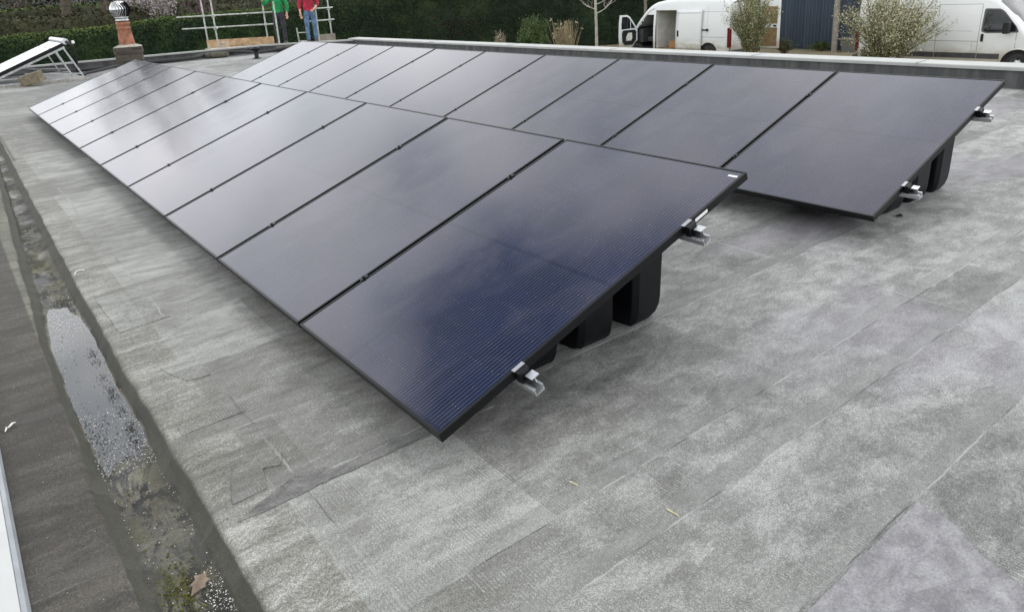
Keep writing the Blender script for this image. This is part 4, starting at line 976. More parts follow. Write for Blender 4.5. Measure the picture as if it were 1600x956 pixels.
def young_tree(x,y,h,rad,first,label,m,seed,limbs=13,reach=1.5):
    rng=random.Random(seed); r=empty('bare_tree',(x,y,GZ)); q=MB()
    q.tube([(0,0,-.1),(.01,0,h*.25),(-.01,.01,h*.5),(0,0,h*.75),(.02,0,h)],[rad*1.2,rad,rad*.85,rad*.55,rad*.2],9); q.build('trunk',m,r)
    c=MB()
    for k in range(limbs):
        z=first+(h-first)*(k/limbs)**1.1; a=k*2.4+rng.uniform(-.4,.4); l=reach*(1-.55*k/limbs)*rng.uniform(.8,1.15); p=Vector((0,0,z)); d=Vector((math.cos(a),math.sin(a),.10)).normalized(); pts=[p]
        for j in range(5): d=(d+Vector((rng.gauss(0,.1),rng.gauss(0,.1),.17))).normalized(); pts.append(pts[-1]+d*l/5)
        rr=rad*.42*(1-.4*k/limbs); c.tube(pts,[rr,rr*.85,rr*.7,rr*.55,rr*.42,rr*.25],5,caps=False)
        for _ in range(7):
            i=rng.randint(1,4); p2=pts[i]; d2=(d+Vector((rng.gauss(0,.7),rng.gauss(0,.7),rng.gauss(.1,.4)))).normalized(); l2=l*rng.uniform(.2,.5); p3=p2+d2*l2*.5+Vector((0,0,.02)); c.tube([p2,p3,p3+(d2+Vector((0,0,.35))).normalized()*l2*.5],[rr*.4,rr*.3,rr*.15],4,caps=False)
            p4=p3+Vector((rng.gauss(0,.15),rng.gauss(0,.15),.18))*l; c.tube([p3,p4],[rr*.22,rr*.12],3,caps=False)
    c.build('crown',m,r,recalc=False); tag(r,label,'tree'); return r
young_tree(23.47,23.35,5.2,.068,2.05,'straight pale trunked bare tree in front of the dark hedge',M['bark_pale'],12)
young_tree(30.4,26.6,5.0,.10,2.25,'grey bare tree behind the cab of the left van',M['bark_grey'],19,14,1.7)
bare_tree(17.6,36.5,5.6,.12,'pale bare tree behind the end of the green hedge',M['bark_pale'],23,4,None,(3,4),.018,'tree',.6)

def shrub(name,x,y,h,w,n_leaf,size,mats,label,seed,stems=40,z0=GZ,group=None,cat='shrub',up=.75,twm=None,wts=None,rad=.009,fill=1.0):
    rng=random.Random(seed); r=empty(name,(x,y,z0)); b=MB(); tips=[]
    for _ in range(stems):
        a=rng.uniform(0,6.28); lean=rng.random()**.7; l=h*rng.uniform(.6,1.03)
        p=Vector((rng.gauss(0,.05*w),rng.gauss(0,.05*w),0)); tgt=Vector((math.cos(a)*w/2*lean,math.sin(a)*w/2*lean,l*(1-.35*lean*(1-up)*2)))
        midp=p.lerp(tgt,.5)+Vector((math.cos(a)*w*.10*lean*-.3,math.sin(a)*w*.10*lean*-.3,.06*h)); pts=[p,p.lerp(midp,.6),midp,midp.lerp(tgt,.55)+Vector((rng.gauss(0,.03),rng.gauss(0,.03),0)),tgt]
        b.tube(pts,[rad,rad*.9,rad*.7,rad*.5,rad*.3],4,caps=False)
        for _k in range(5):
            f=rng.uniform(.35,.95); i=min(3,int(f*4)); q=pts[i].lerp(pts[i+1],f*4-i); d=(tgt-p).normalized(); s=Vector((rng.gauss(0,1),rng.gauss(0,1),rng.gauss(.3,.5))).normalized(); e=q+(d*.6+s*.5)*h*rng.uniform(.10,.22)
            b.tube([q,q.lerp(e,.5)+Vector((0,0,.01)),e],[rad*.5,rad*.4,rad*.25],3,caps=False); 
            for g in np.linspace(.15,1,6): tips.append(tuple(q.lerp(e,g)))
        for g in np.linspace(.3,1,12):
            i=min(3,int(g*4)); tips.append(tuple(pts[i].lerp(pts[min(4,i+1)],min(1,g*4-i))))
    b.build('stems',twm or M['twig'],r,recalc=False)
    p=np.array(tips); idx=RNG.integers(0,len(p),n_leaf); mi=RNG.choice(len(mats),n_leaf,p=wts) if wts else RNG.integers(0,len(mats),n_leaf)
    leaf_mesh('leaves',p[idx]+RNG.normal(0,.022*fill*w,(n_leaf,3)),size,mats,r,mi,.5)
    tag(r,label,cat,group); return r
shrub('willow_shrub',22.84,14.66,2.95,1.95,19000,(.015,.032),[M['willow_leaf'],M['catkin'],M['shrub']],'upright pale green willow shrub before the left van doors',5,110,group='willow shrubs in front of the vans',up=.95,wts=[.6,.14,.26],rad=.012)
shrub('willow_shrub',23.19,9.75,3.05,3.35,24000,(.015,.034),[M['willow_leaf'],M['catkin'],M['shrub']],'round willow shrub with white catkins before the right van',6,190,group='willow shrubs in front of the vans',up=.55,wts=[.36,.46,.18],rad=.012)
shrub('evergreen_shrub',20.57,24.35,2.3,1.7,4200,(.03,.065),[M['shrub']],'loose green shrub in front of the dark hedge',8,40,up=.6,fill=2.2)
shrub('dry_shrub',19.7,25.7,1.75,1.0,700,(.02,.04),[M['straw'],M['blossom']],'small straw coloured shrub left of the green shrub',9,36,up=.6,twm=M['straw'])
shrub('small_shrub',27.6,16.3,.85,1.1,1200,(.02,.045),[M['dead_brush'],M['shrub']],'low brown bush at the left foot of the dark shed',10,40,up=.4,twm=M['dead_brush'])
shrub('low_bush',23.6,10.55,1.05,1.2,2200,(.02,.045),[M['dead_brush'],M['shrub'],M['willow_leaf']],'dark low bush under the round willow shrub',11,45,up=.5,twm=M['dead_brush'])
shrub('weed_clump',29.9,15.9,.45,1.5,900,(.02,.05),[M['shrub'],M['hedge_lit']],'green weeds along the shed foot by the wooden post',13,34,up=.4)
def grass_clump():
    r=empty('ornamental_grass',(20.25,21.97,GZ)); b=MB(); pl=[]
    rng=random.Random(3)
    for _ in range(230):
        a=rng.uniform(0,6.28); l=rng.uniform(1.2,2.05); k=rng.random()**.8*.55; p=Vector((rng.gauss(0,.14),rng.gauss(0,.14),0)); t_=p+Vector((math.cos(a)*k,math.sin(a)*k,l)); m_=p.lerp(t_,.5)+Vector((0,0,.12))
        b.tube([p,m_,t_],[.011,.009,.004],3,caps=False); 
        if rng.random()<.09: pl+= [tuple(t_+Vector((math.cos(a)*g*.09,math.sin(a)*g*.09,-.03*g*g))) for g in np.linspace(0,1,7)]
    b.build('blades',M['straw'],r,recalc=False)
    p=np.repeat(np.array(pl),3,0); leaf_mesh('plumes',p+RNG.normal(0,.018,p.shape),(.014,.03),[M['catkin'],M['straw']],r,RNG.integers(0,2,len(p)))
    tag(r,'tall dry ornamental grass with feathery heads beside the green shrub','grass clump')
grass_clump()

# ------------------------------------------------------------------ shed, post, trough
def shed():
    r=empty('shed',(30.45,11,GZ)); m,t=mat('dark_cladding'); o=t.obj(); x,y,z=t.sep(o)[:3]
    fy=t.m('FRACT',t.mul(y,6.2)); iy=t.m('FLOOR',t.mul(y,6.2)); wn=t.node('ShaderNodeTexWhiteNoise',noise_dimensions='1D'); t.put(wn.inputs['W'],iy)
    g=t.noise(t.scale(o,(20,26,1.2)),1,4,.6); c=t.mix(wn.outputs['Value'],(.024,.040,.062),(.040,.060,.088)); c=t.mix(t.mul(t.smooth(g,.5,.8),.3),c,(.12,.14,.16))
    c=t.mix(t.m('SUBTRACT',1,t.smooth(t.m('MINIMUM',fy,t.sub(1,fy)),.02,.07)),c,(.008,.011,.015)); setp(t,c,.7,0,t.bump(t.m('MINIMUM',fy,.1),.5,.02))
    b=MB(); b.box(0,6,-3,8.1,0,3.9); b.build('cladding',m,r)
    b=MB()
    k=0
    y=-3.0
    while y<8.05:
        b.box(-.022,-.002,y,y+.045,.05,3.85); y+=.1613
    b.build('battens',m,r)
    b=MB(); b.add([(-.35,-3.3,3.92),(-.35,8.4,3.92),(6.3,8.4,4.6),(6.3,-3.3,4.6),(-.35,-3.3,4.02),(-.35,8.4,4.02),(6.3,8.4,4.7),(6.3,-3.3,4.7)],[(0,1,2,3),(4,5,6,7),(0,1,5,4),(2,3,7,6),(0,3,7,4),(1,2,6,5)]); b.build('roof',M['dark_in'],r)
    tag(r,'dark blue grey shed with vertical cladding behind the vans','shed')
    r=empty('wooden_post',(29.6,15.15,GZ)); b=MB(); b.tube([(0,0,-.1),(0,.01,2),(0.02,.0,4),(.02,0,5.6)],[.125,.118,.11,.10],12); b.build('post',M['woodgrey'],r)
    b=MB(); b.box(-.13,.13,-.13,.13,5.58,5.64); b.build('post_cap',M['galv'],r); tag(r,'round weathered wooden post in front of the dark shed','post')
    r=empty('planter',(29.9,14.55,GZ)); b=MB(); b.add([(-.25,-.28,0),(.25,-.28,0),(.25,.28,0),(-.25,.28,0),(-.3,-.36,.52),(.3,-.36,.52),(.3,.36,.52),(-.3,.36,.52)],[(3,2,1,0),(4,5,6,7),(0,1,5,4),(1,2,6,5),(2,3,7,6),(3,0,4,7)]); b.build('tub',simple('old_planter',(.13,.13,.115),.9,0,.12,4),r)
    b=MB(); b.box(-.34,.34,-.50,.50,.53,.57); b.build('rim_board',M['woodgrey'],r,bevel=.01)
    b=MB(); rng=random.Random(4)
    for k in range(7): a=rng.uniform(0,6.28); b.tube([(0,0,.55),(.08*math.cos(a),.12*math.sin(a),.85),(.15*math.cos(a),.32*math.sin(a),rng.uniform(1.0,1.6))],[.012,.009,.004],4,caps=False)
    b.build('bare_stems',M['bark_grey'],r); tag(r,'grey planter with bare stems beside the wooden post','planter')
shed()

# ------------------------------------------------------------------ vans
def van_paint():
    m,t=mat('white_van_paint'); o=t.obj(); x,y,z=t.sep(o)[:3]
    n=t.noise(t.scale(o,(1.5,1.5,4)),1,5,.65,.5); f=t.m('MINIMUM',t.add(t.mul(t.smooth(z,1.1,.5),t.smooth(n,.25,.65)),t.mul(t.smooth(z,.80,.60),.38)),1); f2=t.mul(t.smooth(n,.55,.8),.12)
    c=t.mix(t.m('MAXIMUM',t.mul(f,.75),f2),(.74,.75,.76),(.38,.335,.245)); setp(t,c,.28,0,None,**{'Coat Weight':.4,'Coat Roughness':.08}); return m
M['van']=van_paint(); M['seam']=simple('panel_gap',(.10,.10,.10),.8,0,.1,5); M['plastic_grey']=simple('grey_trim_plastic',(.055,.055,.058),.65,0,.25,8)
M['seat']=simple('seat_fabric',(.05,.045,.055),.9,0,.3,12); M['liner']=simple('van_liner',(.66,.66,.63),.6,0,.12,3)
def ztop(s):
    K=[(0,.86),(.05,1.0),(.18,1.12),(.5,1.24),(.85,1.36),(1.2,1.78),(1.55,2.14),(1.8,2.33),(2.1,2.44),(2.6,2.52),(3.4,2.56),(4.5,2.56),(5.6,2.53),(5.9,2.48),(6.0,2.40)]
    for (a,za),(b,zb) in zip(K,K[1:]):
        if s<=b: f=(s-a)/(b-a); return za+(zb-za)*f
    return K[-1][1]
def zbot(s):
    z=.36
    for c in (.95,4.98):
        d=abs(s-c)
        if d<.46: z=max(z,.34+math.sqrt(max(0,.46**2-d*d)))
    if s<.25: z=.30
    return z
def inset(s,z):
    v=0
    if z>1.15: v+=.115*((z-1.15)/1.3)**1.3
    if z<.5: v+=.03*(.5-z)/.2
    if s<.9: v+=.36*((.9-s)/.9)**2.4
    if s>5.8: v+=.04*((s-5.8)/.2)**2
    if .70<z<.74 or 1.02<z<1.05: v+=.012
    return v
VW=2.02
def van(loc,sgn,label,opened):
    """s runs from the nose towards the tail along sgn*y; w across, away from the camera side along +x"""
    r=empty('parked_van',loc)
    def P(s,w,z): return (w,sgn*s,z)
    ZR=[.30,.36,.42,.48,.62,.70,.74,.86,.98,1.02,1.05,1.15,1.30,1.38,1.50,1.65,1.80,1.92,2.02,2.10,2.20,2.30,2.40]
    SS=sorted(set([0,.03,.08,.15,.25,.38,.49,.52,.56,.62,.70,.78,.86,.95,1.04,1.12,1.2,1.28,1.34,1.38,1.41,1.5,1.62,1.75,1.9,2.0,2.08,2.12,2.3,2.6,2.95,3.32,3.36,3.6,3.9,4.2,4.4,4.52,4.55,4.59,4.65,4.73,4.82,4.9,4.98,5.06,5.14,5.23,5.31,5.37,5.41,5.44,5.6,5.75,5.85,5.93,5.98,6.0]))
    b=MB()
    def ring(s):
        zt=ztop(s); zb=zbot(s); out=[]; cr=min(.16,(zt-zb)*.3)
        for z in ZR:
            zz=max(zb,min(z,zt-cr)); out.append((inset(s,zz),zz))
        w0=inset(s,zt-cr)
        for a in (25,50,75): out.append((w0+cr*(1-math.cos(R_(a)))*1.1,zt-cr+cr*math.sin(R_(a))))
        out.append((w0+cr*1.15+.15,zt+.005)); out.append((VW/2,zt+.022))
        return out
    RG=[ring(s) for s in SS]; nr=len(RG[0])
    for side in (0,1):
        vs=[]
        for s,rg in zip(SS,RG):
            for (w,z) in rg: vs.append(P(s,w if side==0 else VW-w,z))
        fs=[]
        for i in range(len(SS)-1):
            for j in range(nr-1):
                s0,s1=SS[i],SS[i+1]
                za=ZR[j] if j<len(ZR) else 9; zb_=ZR[j+1] if j+1<len(ZR) else 9
                sm=(s0+s1)/2; zm=(za+zb_)/2
                if opened and side==0:
                    if 2.12<=s0 and s1<=3.32 and .48<=za and zb_<=2.10: continue
                    if 1.04<=s0 and s1<=2.0 and .48<=za and zb_<=1.92 and zb_<=ztop(sm)-.22: continue
                # cab side windows on both sides, windscreen glass is a separate part
                fs.append((i*nr+j,i*nr+j+1,(i+1)*nr+j+1,(i+1)*nr+j))
        b.add(vs,fs,True)
    # nose cap and, unless opened, the tail
    a=[P(0,w,z) for w,z in RG[0]]+[P(0,VW-w,z) for w,z in reversed(RG[0])]; b.add(a,[tuple(range(len(a)))])
    if not opened:
        a=[P(6,w,z) for w,z in RG[-1]]+[P(6,VW-w,z) for w,z in reversed(RG[-1])]; b.add(a,[tuple(range(len(a)))])
    b.build('body',M['van'],r,merge=.0005)
    # underbody, wheel wells, interior
    q=MB(); q.box(.22,VW-.22,min(sgn*.3,sgn*5.8),max(sgn*.3,sgn*5.8),.30,.44); q.build('underbody',M['dark_in'],r)
    if not opened:
        for a_,b_,h_ in ((.46,1.44,.96),(4.50,5.46,.96)): q=MB(); q.box(.07,VW-.07,min(sgn*a_,sgn*b_),max(sgn*a_,sgn*b_),.40,h_); q.build('wheel_well',M['dark_in'],r)
    else:
        for a_,b_,h_ in ((.46,1.02,.96),(4.50,5.46,.80)): q=MB(); q.box(.07,VW-.07,min(sgn*a_,sgn*b_),max(sgn*a_,sgn*b_),.40,h_); q.build('wheel_well',M['dark_in'],r)
        # cargo hold: floor, far wall with ribs, bulkhead, ceiling
        q=MB(); q.box(.05,VW-.12,min(sgn*2.10,sgn*5.98),max(sgn*2.10,sgn*5.98),.46,.50); q.build('cargo_floor',M['ply'],r)
        q=MB(); q.box(VW-.22,VW-.16,min(sgn*2.10,sgn*5.97),max(sgn*2.10,sgn*5.97),.50,2.30)
        for k in range(13): s=2.2+k*.29; q.box(VW-.29,VW-.222,min(sgn*s,sgn*(s+.06)),max(sgn*s,sgn*(s+.09)),.52,2.26)
        for z in (1.15,.62): q.box(VW-.31,VW-.292,min(sgn*2.15,sgn*5.9),max(sgn*2.15,sgn*5.9),z,z+.08)
        q.build('cargo_wall',M['liner'],r)
        q=MB(); q.box(.16,VW-.23,min(sgn*2.04,sgn*2.10),max(sgn*2.04,sgn*2.10),.46,2.28); q.build('bulkhead',M['liner'],r)
        q=MB(); q.box(.22,VW-.26,min(sgn*2.11,sgn*5.9),max(sgn*2.11,sgn*5.9),2.33,2.36); q.build('headlining',M['liner'],r)
        # cab: seats, dashboard, floor, far side
        for w in (.28,.75,1.35):
            sgm=MB(); sgm.box(w,w+.42,min(sgn*1.45,sgn*1.95),max(sgn*1.45,sgn*1.95),.75,.95); sgm.box(w,w+.42,min(sgn*1.85,sgn*2.0),max(sgn*1.85,sgn*2.0),.95,1.55); sgm.box(w+.1,w+.32,min(sgn*1.88,sgn*1.98),max(sgn*1.88,sgn*1.98),1.56,1.75); sgm.build('seat',M['seat'],r,bevel=.03)
        q=MB(); q.box(.15,VW-.15,min(sgn*.95,sgn*1.22),max(sgn*.95,sgn*1.22),.70,1.30); q.build('dashboard',M['plastic_grey'],r,bevel=.04)
        q=MB(); q.box(.10,VW-.1,min(sgn*1.0,sgn*2.03),max(sgn*1.0,sgn*2.03),.44,.52); q.build('cab_floor',M['dark_in'],r)
        q=MB(); q.box(VW-.14,VW-.12,min(sgn*1.2,sgn*2.03),max(sgn*1.2,sgn*2.03),.5,1.3); q.build('far_door_lining',M['plastic_grey'],r)
        q=MB()
        for k in range(24):
            a=2*math.pi*k/24; a2=2*math.pi*(k+1)/24
            q.tube([P(1.32+.06*math.sin(a),1.45+.19*math.cos(a),1.22+.18*math.sin(a)),P(1.32+.06*math.sin(a2),1.45+.19*math.cos(a2),1.22+.18*math.sin(a2))],.014,5,caps=False)
        q.build('steering_wheel',M['dark_in'],r)
        q=MB(); q.tube([P(ss,inset(ss,ztop(ss)-.2)+.02,ztop(ss)-.205) for ss in np.linspace(1.02,2.02,14)],.055,8); q.build('door_pillar',M['van'],r)
        q=MB()
        for k in range(12): ss=2.26+k*.29; q.box(VW-.226,VW-.221,min(sgn*ss,sgn*(ss+.05)),max(sgn*ss,sgn*(ss+.05)),.52,2.24)
        q.build('rib_shade',M['plastic_grey'],r)  # dark strips painted as shade beside the wall ribs, for contrast
    # side windows of the cab (polygon set 4 mm proud of the skin)
    def patch(poly,name,m,side=0,lift=.004,parent=r,thick=True):
        c=(sum(p[0] for p in poly)/len(poly),sum(p[1] for p in poly)/len(poly)); q=MB()
        # concentric rings so that the patch follows the skin
        rings=[]
        for f in (1,.66,.33): rings.append([(c[0]+(s-c[0])*f,c[1]+(z-c[1])*f) for s,z in poly])
        n=len(poly); vs=[]
        for rg in rings:
            for s,z in rg: w=inset(s,z)-lift; vs.append(P(s,w if side==0 else VW-w,z))
        w=inset(*c)-lift; vs.append(P(c[0],w if side==0 else VW-w,c[1])); fs=[]
        for i in range(2):
            for k in range(n): k2=(k+1)%n; fs.append((i*n+k,i*n+k2,(i+1)*n+k2,(i+1)*n+k))
        fs+=[(2*n+k,2*n+(k+1)%n,3*n) for k in range(n)]
        q.add(vs,fs,True); return q.build(name,m,parent)
    def dens(poly,k=4,rnd=.06):
        out=[]; n=len(poly)
        for i in range(n):
            p0=Vector((*poly[i-1],0)); p1=Vector((*poly[i],0)); p2=Vector((*poly[(i+1)%n],0)); a=p1+(p0-p1).normalized()*min(rnd,(p0-p1).length*.4); c=p1+(p2-p1).normalized()*min(rnd,(p2-p1).length*.4)
            for t in np.linspace(0,1,4): q=a*(1-t)**2+p1*2*t*(1-t)+c*t*t; out.append((q.x,q.y))
        # extra points on the long runs
        o2=[]
        for i in range(len(out)):
            a=out[i]; c=out[(i+1)%len(out)]; l=math.dist(a,c); m_=max(1,int(l/.12)); o2+= [(a[0]+(c[0]-a[0])*j/m_,a[1]+(c[1]-a[1])*j/m_) for j in range(m_)]
        return o2
    win=dens([(1.06,1.34),(1.10,1.46),(1.50,1.88),(1.62,1.95),(1.98,1.97),(2.0,1.36),(1.9,1.31)])
    patch(win,'side_window',M['glass_dark'],1)
    if not opened: 
        patch(dens([(x,z) for x,z in [(1.0,1.30),(1.08,1.46),(1.47,1.92),(1.60,2.0),(2.03,2.01),(2.05,1.32),(1.9,1.27)]]),'window_seal',M['seam'],0,.003)
        patch(win,'side_window',M['glass_dark'],0,.007)
        b_=MB(); b_.bar(P(1.60,inset(1.6,1.6)-.012,1.34),P(1.60,inset(1.6,1.9)-.012,1.94),.012,.03,(0,1,0)); b_.build('window_bar',M['plastic_grey'],r)
    # windscreen
    q=MB(); vs=[];S=np.linspace(.93,1.66,9); W=np.linspace(.17,VW-.17,11)
    for s in S:
        for w in W: 
            e=abs(w-VW/2)/(VW/2); vs.append(P(s+.10*e**3*(1.66-s),w,ztop(s)+.022*(1-e**2)+.018-.012*e**4))
    q.add(vs,[(i*11+j,i*11+j+1,(i+1)*11+j+1,(i+1)*11+j) for i in range(8) for j in range(10)],True); ws=q.build('windscreen',M['glass_dark'],r)
    q=MB(); q.bar(P(.95,.5,ztop(.95)+.05),P(1.25,1.1,ztop(1.25)+.05),.012,.012); q.bar(P(.95,1.2,ztop(.95)+.05),P(1.22,1.7,ztop(1.22)+.05),.012,.012); q.build('wiper',M['dark_in'],r)
    # bumper, headlights, grille
    q=MB(); q.add([P(-.05,.42,.28),P(-.05,VW-.42,.28),P(-.05,VW-.42,.74),P(-.05,.42,.74),P(.28,.03,.30),P(.28,VW-.03,.30),P(.28,VW-.03,.66),P(.28,.03,.66)],[(0,1,2,3),(4,0,3,7),(1,5,6,2),(3,2,6,7),(0,4,5,1)]); q.build('front_bumper',M['plastic_grey'],r,bevel=.03)
    for w in (.20,VW-.20):
        q=MB(); d=1 if w<1 else -1
        q.add([P(.0,w+d*.16,.80),P(.34,w-d*.15,.88),P(.58,w-d*.17,1.14),P(.20,w+d*.14,1.10),P(.06,w+d*.16,.98)],[(0,1,2,3,4)]); q.build('headlight',M['glass_dark'],r)
    q=MB(); q.box(.55,VW-.55,min(sgn*-.02,sgn*-.005),max(sgn*-.02,sgn*-.005),.78,.93); q.build('grille',M['dark_in'],r)
    # rub strip, gaps, handles
    def strip(s0,s1,z0,z1,name,m,side=0,lift=.012):
        q=MB(); n=max(2,int((s1-s0)/.2)); vs=[]
        for k in range(n+1):
            s=s0+(s1-s0)*k/n
            for z,l in ((z0,0),(z0,lift),(z1,lift),(z1,0)): w=inset(s,(z0+z1)/2)-l; vs.append(P(s,w if side==0 else VW-w,z))
        q.add(vs,[(i*4+j,i*4+j+1,(i+1)*4+j+1,(i+1)*4+j) for i in range(n) for j in range(3)]+[(0,1,2,3),(4*n,4*n+1,4*n+2,4*n+3)]); return q.build(name,m,r)
    if not opened:
        strip(1.45,2.08,.50,.66,'rub_strip',M['plastic_grey']); strip(2.11,3.34,.50,.66,'rub_strip',M['plastic_grey']); strip(3.37,4.46,.50,.66,'rub_strip',M['plastic_grey'])
    strip(1.5,4.4,.50,.64,'rub_strip',M['plastic_grey'],1)
    q=MB()
    def gap_v(s,z0,z1,wd=.010):
        zs=np.linspace(z0,z1,14); vs=[]
        for z in zs:
            for ds in (-wd/2,wd/2): vs.append(P(s+ds,inset(s,z)-.0022,z))
        q.add(vs,[(2*i,2*i+1,2*i+3,2*i+2) for i in range(13)])
    def gap_h(z,s0,s1,wd=.010):
        xs=np.linspace(s0,s1,16); vs=[]
        for s in xs:
            for dz in (-wd/2,wd/2): vs.append(P(s,inset(s,z)-.0022,z+dz))
        q.add(vs,[(2*i,2*i+1,2*i+3,2*i+2) for i in range(15)])
    if not opened: gap_v(2.10,.42,2.12); gap_v(3.355,.42,2.14); gap_v(2.26,.72,1.04,.006); gap_h(2.14,2.1,3.36); gap_h(1.33,2.3,5.9,.006); gap_v(1.06,.72,1.30); gap_v(3.50,.42,2.4,.006)
    gap_h(1.02,3.4 if opened else 2.1,5.9,.012); gap_h(2.02,3.4,5.85,.008); gap_v(4.9,1.05,2.3,.006); gap_h(.72,3.4,4.45,.008)
    q.build('panel_gaps',M['seam'],r,recalc=False)
    if not opened:
        q=MB(); q.box(-.03,.0,min(sgn*1.95,sgn*2.03),max(sgn*1.95,sgn*2.03),1.02,1.25); h=q.build('door_handle',M['dark_in'],r,bevel=.02)
        q=MB(); q.box(-.31,-.09,min(sgn*1.20,sgn*1.36),max(sgn*1.20,sgn*1.36),1.28,1.62); q.box(-.10,.03,min(sgn*1.22,sgn*1.30),max(sgn*1.22,sgn*1.30),1.36,1.46); h=q.build('wing_mirror',M['dark_in'],r,bevel=.03)
        q=MB(); q.box(-.30,-.10,min(sgn*1.362,sgn*1.367),max(sgn*1.362,sgn*1.367),1.32,1.58); q.build('mirror_glass',M['chrome'],h)
        q=MB(); q.box(-.014,-.008,min(sgn*.55,sgn*.75),max(sgn*.55,sgn*.75),1.02,1.05); q.build('side_badge',M['dark_in'],r)
    q=MB(); q.box(VW+.05,VW+.28,min(sgn*1.20,sgn*1.36),max(sgn*1.20,sgn*1.36),1.28,1.62); q.box(VW-.03,VW+.06,min(sgn*1.22,sgn*1.30),max(sgn*1.22,sgn*1.30),1.36,1.46); q.build('wing_mirror',M['dark_in'],r,bevel=.03)
    # wheels
    for s in (.95,4.98):
        for w,d in ((.05,-1),(VW-.05,1)):
            q=MB(); prof=[(.20,-.09),(.30,-.115),(.335,-.09),(.345,-.05),(.345,.05),(.335,.09),(.30,.115),(.20,.09)]
            vs=[];n=28
            for (rr,ww) in prof:
                for k in range(n): a=2*math.pi*k/n; vs.append(P(s+rr*math.cos(a),w-d*.10+ww,.345+rr*math.sin(a)))
            q.add(vs,[(i*n+k,i*n+(k+1)%n,(i+1)*n+(k+1)%n,(i+1)*n+k) for i in range(len(prof)-1) for k in range(n)],True); wh=q.build('wheel',M['tyre'],r)
            q=MB(); wf=w-d*.10+d*.105
            def ringp(rr,ww): return [P(s+rr*math.cos(2*math.pi*k/n),ww,.345+rr*math.sin(2*math.pi*k/n)) for k in range(n)]
            rgs=[ringp(.215,wf+d*.03),ringp(.20,wf),ringp(.19,wf-d*.03),ringp(.10,wf-d*.01),ringp(.065,wf+d*.015),ringp(.001,wf+d*.018)]
            q.add([p for rg in rgs for p in rg],[(i*n+k,i*n+(k+1)%n,(i+1)*n+(k+1)%n,(i+1)*n+k) for i in range(5) for k in range(n)],True); rim=q.build('rim',M['rim'],wh)
            q=MB()
            for h in range(8):
                a=2*math.pi*h/8; cx=s+.148*math.cos(a); cz=.345+.148*math.sin(a); m_=[P(cx+.026*math.cos(2*math.pi*k/10),wf-d*.012,cz+.026*math.sin(2*math.pi*k/10)) for k in range(10)]; q.add(m_,[tuple(range(10))])
            q.build('rim_holes',M['dark_in'],rim,recalc=False)
    # tail: lamps, bumper
    for w0,w1 in ((-.014,.13),(VW-.13,VW+.014)):
        q=MB(); q.box(w0,w1,min(sgn*5.90,sgn*6.035),max(sgn*5.90,sgn*6.035),.62,1.40); q.build('tail_light',M['tail'],r,bevel=.03)
    if not opened:
        for c in (.95,4.98):
            q=MB(); q.tube([P(c+.475*math.cos(a),-.004,.345+.475*math.sin(a)) for a in np.linspace(.05,math.pi-.05,16)],.022,6); q.build('arch_lip',M['van'],r)
    q=MB(); q.box(-.01,VW+.01,min(sgn*5.92,sgn*6.10),max(sgn*5.92,sgn*6.10),.32,.50); q.build('rear_bumper',M['plastic_grey'],r,bevel=.03)
    if opened:
        # sliding door pushed back along the side
        q=MB(); S=np.linspace(3.33,4.66,8); Z=[.46,.62,.70,.74,.98,1.02,1.05,1.3,1.6,1.9,2.02,2.12]; vs=[]
        for s in S:
            for z in Z: vs.append(P(s,inset(3.5,z)-.075,z))
        nz=len(Z); q.add(vs,[(i*nz+j,i*nz+j+1,(i+1)*nz+j+1,(i+1)*nz+j) for i in range(7) for j in range(nz-1)],True)
        o=q.build('sliding_door',M['van'],r,recalc=False); sd=o.modifiers.new('t','SOLIDIFY'); sd.thickness=.045; sd.offset=0
        q=MB(); q.box(-.125,-.09,min(sgn*3.42,sgn*3.50),max(sgn*3.42,sgn*3.50),1.02,1.28); q.build('handle',M['dark_in'],o,bevel=.02)
        q=MB(); q.box(-.030,-.005,min(sgn*4.66,sgn*4.95),max(sgn*4.66,sgn*4.95),1.28,1.33); q.box(-.05,-.005,min(sgn*4.88,sgn*4.97),max(sgn*4.88,sgn*4.97),1.26,1.35); q.build('door_track',M['dark_in'],r)
        q=MB(); vs=[]
        for s in np.linspace(3.35,4.64,6):
            for dz in (-.006,.006): vs.append(P(s,inset(3.5,1.98)-.1005,1.98+dz))
        q.add(vs,[(2*i,2*i+1,2*i+3,2*i+2) for i in range(5)]); q.build('door_crease',M['seam'],o,recalc=False)
        # front door swung out square to the body, hinge at s=1.02
        hx=inset(1.05,1.0)
        def D(u,z,t_=0): # u: distance from hinge; door leans a little forward
            a=R_(80); return P(1.02-u*math.cos(a)+t_*math.sin(a), hx-u*math.sin(a)-t_*math.cos(a), z)
        out=[(0,.46),(0.02,1.30),(.42,1.86),(.55,1.95),(.92,1.96),(.98,1.60),(1.0,1.0),(.97,.46),(.45,.46),(.30,.52),(.14,.74)]
        out=[(0.0,.82),(0.0,1.32),(.40,1.86),(.55,1.95),(.92,1.96),(.98,1.60),(1.0,1.0),(.97,.44),(.45,.44),(.32,.50),(.14,.74)]
        hole=[(.10,1.36),(.44,1.80),(.56,1.87),(.84,1.88),(.88,1.55),(.88,1.34)]
        bm=bmesh.new()
        def loop(pts,t_): 
            v=[bm.verts.new(D(u,z,t_)) for u,z in pts]; return v,[bm.edges.new((v[i],v[(i+1)%len(v)])) for i in range(len(v))]
        fr=[]
        for t_ in (0,.06):
            v1,e1=loop(out,t_); v2,e2=loop(hole,t_); bmesh.ops.triangle_fill(bm,use_beauty=True,use_dissolve=False,edges=e1+e2); fr.append((v1,v2))
        for k in (0,1):
            A,B=fr[0][k],fr[1][k]; n=len(A)
            for i in range(n): bm.faces.new((A[i],A[(i+1)%n],B[(i+1)%n],B[i]))
